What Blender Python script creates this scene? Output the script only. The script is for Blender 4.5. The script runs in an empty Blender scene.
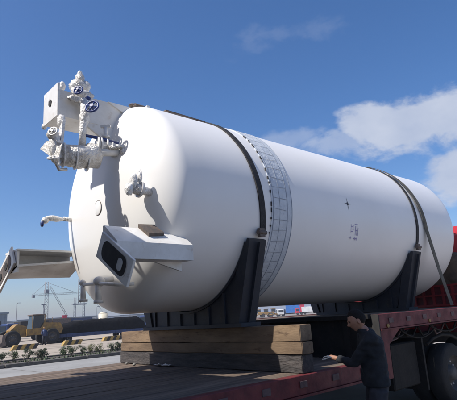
import bpy, bmesh, math, random
from mathutils import Vector, Matrix, noise
random.seed(7)
R = math.radians
S = bpy.context.scene
COL = S.collection

# ------------------------------------------------------------------ camera
CAM = Vector((-3.4834, -5.9931, 1.72))
PITCH, ROLL, YAW = 0.236786, -0.066233, 0.828329
fw = Vector((math.cos(YAW)*math.cos(PITCH), math.sin(YAW)*math.cos(PITCH), math.sin(PITCH)))
r0 = Vector((math.sin(YAW), -math.cos(YAW), 0)); u0 = r0.cross(fw)
rr = r0*math.cos(ROLL) + u0*math.sin(ROLL); uu = -r0*math.sin(ROLL) + u0*math.cos(ROLL)
cd = bpy.data.cameras.new('camera'); cam = bpy.data.objects.new('camera', cd); COL.objects.link(cam)
m3 = Matrix((rr, uu, -fw)).transposed()
cam.matrix_world = Matrix.Translation(CAM) @ m3.to_4x4()
cd.sensor_fit = 'HORIZONTAL'; cd.sensor_width = 36; cd.lens = 36*475.25/457
cd.clip_start = .05; cd.clip_end = 9000
S.camera = cam

# ------------------------------------------------------------------ light
SUN_EL, SUN_AZ = R(51), R(168.5)          # azimuth measured from +X towards +Y
sd = Vector((math.cos(SUN_AZ)*math.cos(SUN_EL), math.sin(SUN_AZ)*math.cos(SUN_EL), math.sin(SUN_EL)))
ld = bpy.data.lights.new('sun', 'SUN'); ld.energy = 5.0; ld.angle = R(.53); ld.color = (1, .95, .88)
lo = bpy.data.objects.new('sun', ld); COL.objects.link(lo)
lo.rotation_euler = sd.to_track_quat('Z', 'Y').to_euler(); lo.location = (-10, 0, 30)

w = bpy.data.worlds.new('World'); S.world = w; w.use_nodes = True
nt = w.node_tree; nt.nodes.clear()
def N(t, **k):
    n = nt.nodes.new(t)
    for a, b in k.items(): setattr(n, a, b)
    return n
def MT(op, a, b=None, c=None, clamp=False):
    n = N('ShaderNodeMath', operation=op); n.use_clamp = clamp
    for i, v in enumerate((a, b, c)):
        if v is None: continue
        if isinstance(v, (int, float)): n.inputs[i].default_value = v
        else: nt.links.new(v, n.inputs[i])
    return n.outputs[0]
sky = N('ShaderNodeTexSky', sky_type='NISHITA'); sky.sun_disc = False
sky.sun_elevation = SUN_EL; sky.sun_rotation = R(90) - SUN_AZ
sky.air_density = 1.0; sky.dust_density = 1.3; sky.ozone_density = 4.0; sky.altitude = 0
tc = N('ShaderNodeTexCoord'); sep = N('ShaderNodeSeparateXYZ'); nt.links.new(tc.outputs['Generated'], sep.inputs[0])
az = MT('MULTIPLY', MT('ARCTAN2', sep.outputs[1], sep.outputs[0]), 57.2958)
el = MT('MULTIPLY', MT('ARCSINE', sep.outputs[2]), 57.2958)
n1 = N('ShaderNodeTexNoise'); n1.inputs['Scale'].default_value = 9; n1.inputs['Detail'].default_value = 9; n1.inputs['Roughness'].default_value = .62
n1.inputs['Distortion'].default_value = .2
mp = N('ShaderNodeMapping'); mp.inputs['Scale'].default_value = (1, 1, 1.7)
nt.links.new(tc.outputs['Generated'], mp.inputs[0]); nt.links.new(mp.outputs[0], n1.inputs['Vector'])
nz = n1.outputs[0]
# (azimuth, elevation, half width, half height, density, edge roughness)
CL = [(25.5, 19.6, 7.0, 3.3, 1.0, .8), (28.6, 20.6, 4.2, 2.7, 1.0, .8), (20.5, 19.8, 6.5, 3.4, 1.0, .8), (33.5, 18.9, 6, 1.7, .6, 1.3), (38.8, 20.2, 4.6, 1.5, .4, 1.6),
      (20.0, 12.9, 4.3, 3.0, 1.0, .7), (14, 12, 6, 3.4, .9, 1.0), (36.5, 32.0, 7, 1.3, .12, 2.0), (41.5, 31.0, 4, 1.0, .09, 2.2),
      (-25, 19, 16, 5, .9, 1.4), (-70, 14, 18, 4, .8, 1.5), (118, 12, 14, 3, .4, 1.8), (-130, 22, 15, 5, .7, 1.6), (66, 6.5, 11, 1.6, .16, 2.0), (48, 8, 9, 1.6, .2, 2.0)]
tot = None
for a, e, ra, re, dn, rg in CL:
    da = MT('DIVIDE', MT('SUBTRACT', az, a), ra); de = MT('DIVIDE', MT('SUBTRACT', el, e), re)
    d2 = MT('SQRT', MT('ADD', MT('MULTIPLY', da, da), MT('MULTIPLY', de, de)))
    d3 = MT('ADD', d2, MT('MULTIPLY', MT('SUBTRACT', nz, .5), rg*2.6))
    mr = N('ShaderNodeMapRange', interpolation_type='SMOOTHSTEP'); nt.links.new(d3, mr.inputs[0])
    mr.inputs[1].default_value = 1.12; mr.inputs[2].default_value = .62 if dn > .7 else .35 if dn > .5 else .1; mr.inputs[3].default_value = 0; mr.inputs[4].default_value = dn
    tot = mr.outputs[0] if tot is None else MT('MAXIMUM', tot, mr.outputs[0])
n2 = N('ShaderNodeTexNoise'); n2.inputs['Scale'].default_value = 14; n2.inputs['Detail'].default_value = 6
nt.links.new(mp.outputs[0], n2.inputs['Vector'])
cr = N('ShaderNodeMix', data_type='RGBA'); nt.links.new(n2.outputs[0], cr.inputs[0])
cr.inputs[6].default_value = (2.9, 3.4, 4.6, 1); cr.inputs[7].default_value = (4.8, 5.1, 5.8, 1)
hs = N('ShaderNodeHueSaturation'); hs.inputs['Saturation'].default_value = 1.2; nt.links.new(sky.outputs[0], hs.inputs['Color'])
mx = N('ShaderNodeMix', data_type='RGBA'); nt.links.new(MT('MULTIPLY', tot, .9), mx.inputs[0])
tn = N('ShaderNodeMix', data_type='RGBA', blend_type='MULTIPLY'); tn.inputs[0].default_value = 1; tn.inputs[7].default_value = (.97, .945, 1.03, 1)
nt.links.new(hs.outputs[0], tn.inputs[6]); nt.links.new(tn.outputs[2], mx.inputs[6]); nt.links.new(cr.outputs[2], mx.inputs[7])
bg = N('ShaderNodeBackground'); bg.inputs[1].default_value = .122; nt.links.new(mx.outputs[2], bg.inputs[0])
ow = N('ShaderNodeOutputWorld'); nt.links.new(bg.outputs[0], ow.inputs[0])
vs = S.view_settings; vs.view_transform = 'Standard'; vs.look = 'None'; vs.gamma = 1; vs.exposure = .25

# ------------------------------------------------------------------ materials
MATS = {}
def mat(name, c1, c2=None, scale=4, rough=.6, c3lo=.56, metal=0, bump=0, bscale=30, spec=.5, det=6, stretch=(1, 1, 1), rvar=0, objvar=0, c3=None, coat=0, lo=.38, hi=.62, bdist=.02):
    if name in MATS: return MATS[name]
    m = bpy.data.materials.new(name); m.use_nodes = True; t = m.node_tree; b = t.nodes['Principled BSDF']; L = t.links
    b.inputs['Roughness'].default_value = rough; b.inputs['Metallic'].default_value = metal
    b.inputs['Specular IOR Level'].default_value = spec
    if coat: b.inputs['Coat Weight'].default_value = coat; b.inputs['Coat Roughness'].default_value = .12
    c2 = c2 or tuple(v*.8 for v in c1)
    tcn = t.nodes.new('ShaderNodeTexCoord'); mpn = t.nodes.new('ShaderNodeMapping'); mpn.inputs['Scale'].default_value = stretch
    L.new(tcn.outputs['Object'], mpn.inputs[0])
    src = mpn.outputs[0]
    if objvar:
        oi = t.nodes.new('ShaderNodeObjectInfo'); va = t.nodes.new('ShaderNodeVectorMath'); va.operation = 'ADD'
        sc = t.nodes.new('ShaderNodeVectorMath'); sc.operation = 'SCALE'; sc.inputs[0].default_value = (37, 19, 23); L.new(oi.outputs['Random'], sc.inputs['Scale'])
        L.new(src, va.inputs[0]); L.new(sc.outputs[0], va.inputs[1]); src = va.outputs[0]
    n = t.nodes.new('ShaderNodeTexNoise'); n.inputs['Scale'].default_value = scale; n.inputs['Detail'].default_value = det; n.inputs['Roughness'].default_value = .6; L.new(src, n.inputs['Vector'])
    r = t.nodes.new('ShaderNodeValToRGB'); L.new(n.outputs[0], r.inputs[0])
    r.color_ramp.elements[0].position = lo; r.color_ramp.elements[0].color = (*c1, 1); r.color_ramp.elements[1].position = hi; r.color_ramp.elements[1].color = (*c2, 1)
    out = r.outputs[0]
    if c3:
        n3 = t.nodes.new('ShaderNodeTexNoise'); n3.inputs['Scale'].default_value = scale*3.7; n3.inputs['Detail'].default_value = 8; n3.inputs['Roughness'].default_value = .75; L.new(src, n3.inputs['Vector'])
        q = t.nodes.new('ShaderNodeMapRange'); L.new(n3.outputs[0], q.inputs[0]); q.inputs[1].default_value = c3lo; q.inputs[2].default_value = c3lo+.12
        x = t.nodes.new('ShaderNodeMix'); x.data_type = 'RGBA'; L.new(q.outputs[0], x.inputs[0]); L.new(out, x.inputs[6]); x.inputs[7].default_value = (*c3, 1); out = x.outputs[2]
    if objvar:
        h = t.nodes.new('ShaderNodeHueSaturation'); L.new(out, h.inputs['Color'])
        mm = t.nodes.new('ShaderNodeMapRange'); L.new(oi.outputs['Random'], mm.inputs[0]); mm.inputs[3].default_value = 1-objvar; mm.inputs[4].default_value = 1+objvar
        L.new(mm.outputs[0], h.inputs['Value']); out = h.outputs[0]
    L.new(out, b.inputs['Base Color'])
    if rvar:
        q = t.nodes.new('ShaderNodeMapRange'); L.new(n.outputs[0], q.inputs[0]); q.inputs[1].default_value = .3; q.inputs[2].default_value = .7
        q.inputs[3].default_value = max(.03, rough-rvar); q.inputs[4].default_value = rough+rvar; L.new(q.outputs[0], b.inputs['Roughness'])
    if bump:
        nb = t.nodes.new('ShaderNodeTexNoise'); nb.inputs['Scale'].default_value = bscale; nb.inputs['Detail'].default_value = 5; L.new(src, nb.inputs['Vector'])
        bb = t.nodes.new('ShaderNodeBump'); bb.inputs['Strength'].default_value = bump; bb.inputs['Distance'].default_value = bdist; L.new(nb.outputs[0], bb.inputs['Height']); L.new(bb.outputs[0], b.inputs['Normal'])
    MATS[name] = m; return m
WHITE = mat('white_tank_paint', (.83, .82, .80), (.78, .77, .745), .8, .34, bump=.05, bscale=2.2, rvar=.07, spec=.45, det=9, lo=.35, hi=.7)
WHITE2 = mat('white_leg_paint', (.8, .79, .76), (.66, .64, .6), 2.5, .42, bump=.06, bscale=14, rvar=.1, c3=(.56, .5, .43))
FOIL = mat('silver_wrap', (.80, .78, .74), (.56, .52, .47), 9, .24, metal=.2, bump=.85, bscale=38, c3=(.8, .78, .74), rvar=.15, bdist=.03)
CLEAR = mat('white_wrap', (.85, .84, .82), (.70, .68, .65), 8, .24, bump=.8, bscale=34, c3=(.55, .52, .49), bdist=.03)
STEEL = mat('bare_steel', (.68, .67, .66), (.52, .51, .5), 6, .42, metal=.35, bump=.1, bscale=40)
RUST = mat('rusty_steel', (.16, .12, .095), (.08, .07, .065), 5, .7, bump=.3, bscale=40, c3=(.25, .13, .07))
BLUEM = mat('blue_enamel', (.02, .045, .2), (.015, .03, .12), 10, .4)
DARK = mat('dark_opening', (.018, .017, .017), (.03, .028, .026), 10, .8)
SADDLE = mat('navy_saddle_paint', (.016, .019, .028), (.026, .029, .037), 3, .65, bump=.15, bscale=25, c3=(.04, .034, .03))
RUBBER = mat('black_strap', (.016, .015, .016), (.032, .03, .03), 12, .75, bump=.4, bscale=60)
TANSTRAP = mat('khaki_strap', (.13, .115, .085), (.075, .068, .052), 9, .8, bump=.4, bscale=80)
WRAP = mat('blue_grey_band', (.48, .52, .57), (.58, .62, .66), 6, .55, bump=.5, bscale=18, c3=(.40, .44, .49), stretch=(1, 1, 1))
WRAPL = mat('band_seam', (.24, .27, .32), (.32, .35, .4), 9, .7)
TIMBER = mat('pale_timber', (.255, .175, .105), (.12, .08, .05), 1.8, .88, bump=.3, bscale=22, stretch=(3, .6, 3), objvar=.14, c3=(.09, .055, .033), c3lo=.55, lo=.33, hi=.68, bdist=.012)
TIMBERG = mat('weathered_timber', (.085, .073, .068), (.045, .04, .038), 6, .85, bump=.7, bscale=26, stretch=(4, .5, 4), objvar=.1, c3=(.035, .03, .03), bdist=.02)
BOARD = mat('deck_board_wood', (.165, .12, .088), (.075, .056, .043), 3, .9, bump=.3, bscale=20, stretch=(.3, 4, 4), objvar=.22, c3=(.26, .20, .145), bdist=.012)
RED = mat('red_truck_paint', (.15, .02, .022), (.09, .016, .018), 5, .65, bump=.15, bscale=30, c3=(.06, .022, .018), rvar=.15)
REDM = mat('red_rack_paint', (.28, .018, .02), (.2, .015, .018), 4, .5, c3=(.1, .03, .025))
REDC = mat('red_cab_paint', (.42, .02, .022), (.35, .018, .02), 3, .3, coat=.4)
CHASSIS = mat('chassis_black', (.010, .010, .010), (.018, .016, .015), 5, .75, spec=.25, bump=.3, bscale=30, c3=(.032, .025, .02))
TYRE = mat('tyre_rubber', (.011, .011, .011), (.018, .017, .016), 9, .85, bump=.3, bscale=60)
RIM = mat('wheel_rim', (.09, .085, .082), (.05, .048, .045), 6, .75, metal=.0, c3=(.08, .06, .05))
PALE = mat('pale_plate', (.12, .075, .07), (.08, .045, .045), 14, .7)
CONC = mat('concrete_road', (.27, .265, .25), (.22, .215, .2), .55, .9, bump=.15, bscale=12, c3=(.17, .165, .15), det=10)
LOT = mat('port_yard_concrete', (.36, .305, .24), (.30, .255, .20), .16, .92, bump=.15, bscale=6, c3=(.23, .195, .16), det=10)
GROUND = mat('dusty_ground', (.26, .225, .19), (.20, .175, .15), .03, .95, bump=.1, bscale=2, det=10)
KERB = mat('kerb_concrete', (.13, .12, .105), (.075, .068, .06), 3, .9, bump=.3, bscale=20, objvar=.1)
SOIL = mat('bed_soil', (.045, .036, .028), (.075, .06, .045), 4, .95, bump=.8, bscale=14)
LEAF = mat('shrub_leaf', (.035, .06, .02), (.06, .085, .028), 6, .6, objvar=.25)
LEAFY = mat('dry_leaf', (.17, .17, .06), (.11, .13, .045), 6, .7, objvar=.2)
YEL = mat('machine_yellow', (.34, .20, .04), (.17, .10, .035), 3, .55, bump=.1, c3=(.16, .10, .04))
SYEL = mat('barrier_yellow', (.42, .27, .06), (.26, .17, .06), 8, .8)
SBLK = mat('barrier_black', (.022, .02, .018), (.04, .036, .033), 8, .8)
GLASS = mat('dark_glass', (.015, .02, .026), (.02, .026, .03), 3, .08, spec=.8)
BLUE = mat('blue_trailer_paint', (.018, .045, .14), (.015, .03, .09), 4, .5, c3=(.05, .04, .04))
BBLUE = mat('bright_blue_panel', (.03, .16, .48), (.025, .12, .38), 2, .45)
TARP = mat('black_tarp', (.006, .006, .007), (.012, .012, .013), 3, .95, spec=.05, bump=.8, bscale=3, bdist=.1)
TARPB = mat('brown_tarp', (.12, .085, .055), (.07, .05, .035), 5, .75, bump=.6, bscale=14)
CLAD = mat('grey_cladding', (.22, .27, .31), (.18, .22, .26), 1, .6)
WWALL = mat('white_wall', (.66, .67, .67), (.55, .56, .56), 1, .7)
CREAM = mat('cream_paint', (.66, .60, .45), (.56, .5, .38), 2, .6)
GREEN = mat('green_paint', (.03, .17, .07), (.025, .12, .05), 3, .5)
MAGENTA = mat('pink_red_panel', (.5, .04, .08), (.4, .03, .06), 3, .5)
LATT = mat('crane_steel', (.2, .21, .23), (.16, .17, .19), 3, .6)
SKIN = mat('skin', (.36, .19, .125), (.29, .145, .09), 14, .5, bump=.1, bscale=80)
HAIR = mat('black_hair', (.010, .009, .008), (.016, .013, .012), 60, .85, spec=.2, bump=.35, bscale=300, bdist=.004)
CLOTH = mat('charcoal_knit', (.008, .009, .012), (.013, .015, .018), 14, .9, bump=.5, bscale=22, bdist=.015)
TROUS = mat('dark_trousers', (.02, .02, .026), (.03, .03, .036), 10, .85, bump=.4, bscale=20)
GLOVE = mat('grey_blue_glove', (.045, .055, .08), (.03, .038, .055), 20, .85, bump=.3, bscale=60)
PURPLE = mat('purple_ink', (.22, .19, .40), (.36, .34, .5), 30, .6)
INK = mat('black_ink', (.02, .02, .025), (.035, .035, .04), 20, .6)
SHOE = mat('black_leather', (.02, .018, .016), (.03, .025, .02), 9, .5)
CRATE = mat('crate_boards', (.12, .09, .06), (.08, .06, .04), 3, .85, bump=.4, bscale=20, stretch=(.4, .4, 4), objvar=.15)

# ------------------------------------------------------------------ helpers
def tag(o, label=None, cat=None, group=None, kind=None):
    if label: o['label'] = label
    if cat: o['category'] = cat
    if group: o['group'] = group
    if kind: o['kind'] = kind
    return o
def thing(name, loc, label, cat, group=None):
    o = bpy.data.objects.new(name, None); COL.objects.link(o); o.location = loc; o.empty_display_size = .2
    return tag(o, label, cat, group)
ORG = {}
def org(p):
    v = Vector((0, 0, 0))
    while p is not None: v += p.location; p = p.parent
    return v
class MB:
    """collects shapes in world coordinates; build() links them as one mesh object under its parent"""
    def __init__(s): s.b = bmesh.new(); s.sm = []
    def box(s, c, d, rot=None, bev=0):
        vs = bmesh.ops.create_cube(s.b, size=1)['verts']
        M = Matrix.Translation(Vector(c)) @ ((rot or Matrix()).to_4x4()) @ Matrix.Diagonal((*d, 1))
        bmesh.ops.transform(s.b, matrix=M, verts=vs)
        if bev:
            es = list({e for v in vs for e in v.link_edges})
            bmesh.ops.bevel(s.b, geom=es, offset=bev, segments=1, affect='EDGES')
        return s
    def bx(s, x0, x1, y0, y1, z0, z1, bev=0):
        return s.box(((x0+x1)/2, (y0+y1)/2, (z0+z1)/2), (x1-x0, y1-y0, z1-z0), None, bev)
    def tube(s, pts, rad, seg=10, cap=True, closed=False):
        pts = [Vector(p) for p in pts]; n = len(pts); rings = []
        rd = rad if isinstance(rad, (list, tuple)) else [rad]*n
        prev = None
        for i, p in enumerate(pts):
            a = pts[(i-1) % n] if (i > 0 or closed) else p; b = pts[(i+1) % n] if (i < n-1 or closed) else p
            d = (b-a).normalized()
            if prev is None:
                x = d.cross(Vector((0, 0, 1)));
                if x.length < .05: x = d.cross(Vector((0, 1, 0)))
            else: x = prev - d*prev.dot(d)
            x.normalize(); y = d.cross(x); prev = x
            rings.append([s.b.verts.new(p + x*rd[i]*math.cos(2*math.pi*k/seg) + y*rd[i]*math.sin(2*math.pi*k/seg)) for k in range(seg)])
        R_ = range(n if closed else n-1)
        for i in R_:
            A, B = rings[i], rings[(i+1) % n]
            for k in range(seg):
                f = s.b.faces.new((A[k], A[(k+1) % seg], B[(k+1) % seg], B[k])); f.smooth = True
        if cap and not closed:
            s.b.faces.new(rings[0][::-1]); s.b.faces.new(rings[-1])
        return s
    def cyl(s, a, b, r, r2=None, seg=20): return s.tube([a, b], [r, r if r2 is None else r2], seg)
    def prism(s, poly, off):
        off = Vector(off); A = [s.b.verts.new(Vector(p)) for p in poly]; B = [s.b.verts.new(Vector(p)+off) for p in poly]
        s.b.faces.new(A[::-1]); s.b.faces.new(B)
        for i in range(len(A)):
            j = (i+1) % len(A); s.b.faces.new((A[i], A[j], B[j], B[i]))
        return s
    def lathe(s, prof, o, ax, seg=32):
        """prof: (distance along axis, radius)"""
        ax = Vector(ax).normalized(); x = ax.cross(Vector((0, 0, 1)))
        if x.length < .05: x = ax.cross(Vector((0, 1, 0)))
        x.normalize(); y = ax.cross(x); o = Vector(o); rings = []
        for t, r in prof:
            if r < 1e-5: rings.append([s.b.verts.new(o+ax*t)])
            else: rings.append([s.b.verts.new(o+ax*t + (x*math.cos(2*math.pi*k/seg)+y*math.sin(2*math.pi*k/seg))*r) for k in range(seg)])
        for A, B in zip(rings, rings[1:]):
            for k in range(seg):
                k2 = (k+1) % seg
                if len(A) == 1 and len(B) > 1: f = s.b.faces.new((A[0], B[k2], B[k]))
                elif len(B) == 1 and len(A) > 1: f = s.b.faces.new((A[k], A[k2], B[0]))
                elif len(A) > 1: f = s.b.faces.new((A[k], A[k2], B[k2], B[k]))
                else: continue
                f.smooth = True
        return s
    def lump(s, c, d, amp=.3, fr=3, sub=3, seed=0, rot=None):
        vs = bmesh.ops.create_icosphere(s.b, subdivisions=sub, radius=1)['verts']
        for v in vs:
            q = v.co*fr + Vector((seed*7.3, seed*3.1, seed*5.7))
            k = 1 + amp*.62*(noise.noise(q) + .5*noise.noise(q*2.3) + .15*abs(noise.noise(q*5)))
            v.co = v.co*k
        d = tuple(q_*.88 for q_ in d) if max(d) < .3 else d
        M = Matrix.Translation(Vector(c)) @ ((rot or Matrix()).to_4x4()) @ Matrix.Diagonal((*d, 1))
        bmesh.ops.transform(s.b, matrix=M, verts=vs)
        for v in vs:
            for f in v.link_faces: f.smooth = sub > 2
        return s
    def build(s, name, m, parent=None, smooth=None, rough=0):
        b = s.b
        if rough:
            for v in b.verts: v.co += Vector((random.uniform(-1, 1), random.uniform(-1, 1), random.uniform(-1, 1)))*rough
        bmesh.ops.recalc_face_normals(b, faces=b.faces)
        if parent is not None:
            bmesh.ops.translate(b, verts=b.verts, vec=-org(parent))
        me = bpy.data.meshes.new(name); b.to_mesh(me); b.free()
        o = bpy.data.objects.new(name, me); COL.objects.link(o); me.materials.append(m)
        if smooth is not None:
            for p in me.polygons: p.use_smooth = smooth
        if parent is not None: o.parent = parent
        return o
def copy_tree(o, parent=None):
    c = o.copy(); COL.objects.link(c); c.parent = parent
    for ch in list(o.children): copy_tree(ch, c)
    return c
def structure(o): o['kind'] = 'structure'; return o

# ------------------------------------------------------------------ setting
def sheet(x0, x1, y0, y1, z, name, m, nx=1, ny=1):
    b = MB(); g = [[b.b.verts.new((x0+(x1-x0)*i/nx, y0+(y1-y0)*j/ny, z)) for j in range(ny+1)] for i in range(nx+1)]
    for i in range(nx):
        for j in range(ny): b.b.faces.new((g[i][j], g[i+1][j], g[i+1][j+1], g[i][j+1]))
    return structure(b.build(name, m))
sheet(-3000, 4500, -3000, 4500, 0, 'ground', GROUND)
sheet(-60, 320, -30, 12.2, .004, 'loading_area', mat('loading_area_concrete', (.36, .33, .29), (.30, .27, .235), .5, .9, bump=.2, bscale=10, c3=(.25, .225, .19), det=10))
road = structure(sheet(-60, 320, 12.2, 18.0, .008, 'concrete_road', CONC))
yard = structure(sheet(-60, 420, 21.6, 120, .008, 'port_yard', LOT))
# expansion joints as thin recessed dark fillings
JO = mat('joint_filler', (.10, .09, .08), (.13, .12, .1), 5, .9)
for i in range(26):
    b = MB(); b.bx(-14+i*6.0, -13.965+i*6.0, 12.25, 17.95, .009, .013); j = b.build('road_joint', JO, road)
for i in range(22):
    b = MB(); b.bx(-10+i*8.0, -9.93+i*8.0, 21.7, 52, .009, .014); b.build('yard_joint', JO, yard)
for k in range(4):
    b = MB(); b.bx(-14, 170, 27+k*7, 27.07+k*7, .0145, .018); b.build('yard_joint', JO, yard)
# planting bed with kerb stones
bed = structure(MB().bx(-30, 120, 18.25, 21.35, 0, .10).build('planting_bed', SOIL))
me = None
for row, (ya, yb) in enumerate(((18.0, 18.245), (21.355, 21.6))):
    for i in range(70):
        if me is None:
            o = MB().bx(0, .985, ya, yb, 0, .17, .015).build('kerb_stone', KERB, bed); me = o
        else:
            o = me.copy(); COL.objects.link(o)
        o.parent = bed; o.location = (-12+i*1.0, (ya-18.0), random.uniform(-.006, .006)); o.rotation_euler = (0, 0, random.uniform(-.003, .003))
# low weeds in the bed
b = MB()
for i in range(11000):
    x = random.uniform(-10, 60); y = random.uniform(18.4, 21.2)
    if noise.noise(Vector((x*.5, y*.8, 3))) < -.02: continue
    h = random.uniform(.03, .13); a = random.uniform(0, 6.28); dx, dy = math.cos(a)*.04, math.sin(a)*.04
    v = [b.b.verts.new((x-dx, y-dy, .09)), b.b.verts.new((x+dx, y+dy, .09)), b.b.verts.new((x+dy*1.3, y-dx*1.3, .1+h))]; b.b.faces.new(v)
tag(b.build('bed_weeds', LEAF), 'low green weeds scattered over the dark planting bed', 'weeds', kind='stuff')
def shrub_mesh(seed, kind):
    rnd = random.Random(seed); b = MB(); st = MB()
    h = rnd.uniform(.65, .95)
    for k in range(5):
        a = rnd.uniform(0, 6.28); st.tube([(0, 0, .05), (.07*math.cos(a), .07*math.sin(a), h*.4), (.2*math.cos(a), .2*math.sin(a), h*.85)], [.014, .01, .005], 4)
    cl = [(rnd.uniform(-.18, .18), rnd.uniform(-.18, .18), rnd.uniform(.3, .8)*h, rnd.uniform(.1, .2)) for _ in range(9)]
    for k in range(900):
        c = rnd.choice(cl); d = Vector((rnd.gauss(0, 1), rnd.gauss(0, 1), rnd.gauss(0, .9))).normalized()*c[3]*rnd.uniform(.3, 1.1)
        p = Vector(c[:3])+d; n = Vector((rnd.gauss(0, 1), rnd.gauss(0, 1), rnd.gauss(0, 1))).normalized(); u = n.orthogonal().normalized()*rnd.uniform(.02, .038); v = n.cross(u)*.5
        b.b.faces.new([b.b.verts.new(p-u), b.b.verts.new(p+v), b.b.verts.new(p+u), b.b.verts.new(p-v)])
    return b, st
sh_px = [(4.52, 'dense'), (5.09, 'dense'), (5.92, 'dense'), (6.35, 'low'), (6.72, 'dense'), (7.81, 'dense'), (8.27, 'dense'), (8.79, 'thin'), (9.36, 'dry'), (9.76, 'dry'), (10.64, 'thin'), (11.1, 'dense')]
LAB = ['dark green shrub at left edge of the bed, cut by frame', 'round dark green shrub second in the bed from the left', 'upright dark green shrub third in the bed from the left', 'low wide shrub fourth in the bed from the left',
       'bushy shrub fifth in the bed, right beside the low wide one', 'round shrub sixth in the bed, below the gap between barriers', 'dark shrub seventh in the bed, twin of its left neighbour', 'sparse spindly shrub eighth in the bed, near middle',
       'yellowed thin shrub ninth in the bed', 'yellowed thin shrub tenth in the bed, closer to the timbers', 'sparse shrub next to last in bed before the timber stack', 'dark green shrub half hidden by left end of the timber stack',
       'dark shrub in the bed beyond the left frame edge', 'low shrub in the bed farther beyond left frame edge']
for i, (x, kd) in enumerate(sh_px[:12]):
    y = 20.3 + (.12, -.1, .15, -.12, .1, 0, .14, -.08, .1, -.12, .05, .1)[i]; b, st = shrub_mesh(i+3, kd)
    t = thing('shrub', (x, y, .07), LAB[i], 'shrub', 'young shrubs planted in the roadside bed')
    bmesh.ops.translate(b.b, verts=b.b.verts, vec=(x, y, .07)); bmesh.ops.translate(st.b, verts=st.b.verts, vec=(x, y, .07))
    b.build('foliage', LEAFY if kd == 'dry' else LEAF, t); st.build('stem', RUST, t)
    s = {'dense': 1.0, 'low': .8, 'thin': .85, 'dry': .85}[kd]; t.scale = (s*(1.3 if kd == 'low' else 1), s, s*.85)

# ------------------------------------------------------------------ white storage tank
TZ, TR, TL, TH = 3.3213, 1.5, 7.4289, .575
tank = thing('storage_tank', (3.7, 0, TZ-TR), 'huge white cylindrical pressure tank lying on truck trailer, domed end with legs towards viewer', 'tank')
def tank_profile():
    pr = []
    for i in range(0, 25):
        a = i/24*math.pi/2; c, s_ = math.cos(a), math.sin(a)
        ee = 2/2.15
        pr.append((-TH*c**ee if c > 1e-9 else 0, TR*s_**ee))
    pr[0] = (-TH, 0)
    L = [(x, r) for x, r in pr]
    for k in range(1, 30): L.append((TL*k/30, TR))
    L += [(TL-x, r) for x, r in pr[::-1]]
    return L
shell = MB().lathe(tank_profile(), (0, 0, TZ), (1, 0, 0), 128).build('shell', WHITE, tank)
def dome_x(y, z):
    r = min(1, math.hypot(y, z-TZ)/TR); return -TH*(1-r**2.15)**(1/2.15)
# silver end cap seam at the knuckle is left out: not visible
# grey band round the shell
def hoop(x0, x1, r, a0, a1, n, name, m, parent, th=.006, xf=None):
    b = MB(); V = []
    for k in range(n+1):
        a = a0+(a1-a0)*k/n; dx = xf(a) if xf else 0
        c, s_ = math.cos(a), math.sin(a)
        V.append([b.b.verts.new((x+dx, -q*c, TZ+q*s_)) for x, q in ((x0, r-th), (x0, r), (x1, r), (x1, r-th))])
    for A, B in zip(V, V[1:]):
        for i in range(4): b.b.faces.new((A[i], A[(i+1) % 4], B[(i+1) % 4], B[i])).smooth = False
    b.b.faces.new(V[0]); b.b.faces.new(V[-1][::-1])
    return b.build(name, m, parent)
A0, A1 = R(-88), R(268)
band = hoop(1.47, 1.915, TR+.010, A0, A1, 120, 'wrap_band', WRAP, tank, .012)
for x, wd in ((1.50, .012), (1.80, .012), (1.905, .010), (1.64, .005)):
    hoop(x, x+wd, TR+.014, A0, A1, 120, 'seam_line', WRAPL, band, .005)
for k in range(58):
    a = R(-85+k*6.1); x0 = 1.515
    b = MB(); V = []; tilt = random.uniform(-.022, .022)
    for q in range(6):
        t = q/5; aa = a + tilt*t; x = x0+(1.80-x0)*t + (.0)
        c, s_ = math.cos(aa), math.sin(aa); n_ = Vector((0, -c, s_)); tt = Vector((0, s_, c))*random.uniform(.0025, .005); o_ = Vector((x, 0, TZ)) + n_*(TR+.0135)
        V.append((b.b.verts.new(o_-tt), b.b.verts.new(o_+tt)))
    for A, B in zip(V, V[1:]): b.b.faces.new((A[0], A[1], B[1], B[0]))
    b.build('cross_line', WRAPL, band)
for k in range(15):
    a = R(44-k*4.6+random.uniform(-1.6, 1.6)); c, s_ = math.cos(a), math.sin(a)
    rot = Matrix((Vector((1, 0, 0)), Vector((0, s_, c)), Vector((0, -c, s_)))).transposed()
    MB().box(Vector((1.462, -c*(TR+.012), TZ+s_*(TR+.012))), (random.uniform(.008, .018), random.uniform(.02, .07), .012), rot).build('edge_clip', RUBBER, band)

# registration cross and blurred purple stamp on the flank
def onskin(x, ang, off=.003): return Vector((x, -(TR+off)*math.cos(ang), TZ+(TR+off)*math.sin(ang)))
def decal(pts, name, m, parent, off=.004):
    b = MB(); b.b.faces.new([b.b.verts.new(onskin(x, s_/TR, off)) for x, s_ in pts]); return b.build(name, m, parent)
cx_, cs = 3.40, .115
star = []
for k in range(16):
    a = k*math.pi/8; rad = (.105 if k % 8 == 0 else .09 if k % 4 == 0 else .034 if k % 4 == 2 else .022)
    star.append((cx_+rad*math.cos(a)*.95, cs+rad*math.sin(a)*(1.3 if k in (4, 12) else 1)))
decal(star, 'datum_cross', INK, shell)
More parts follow.
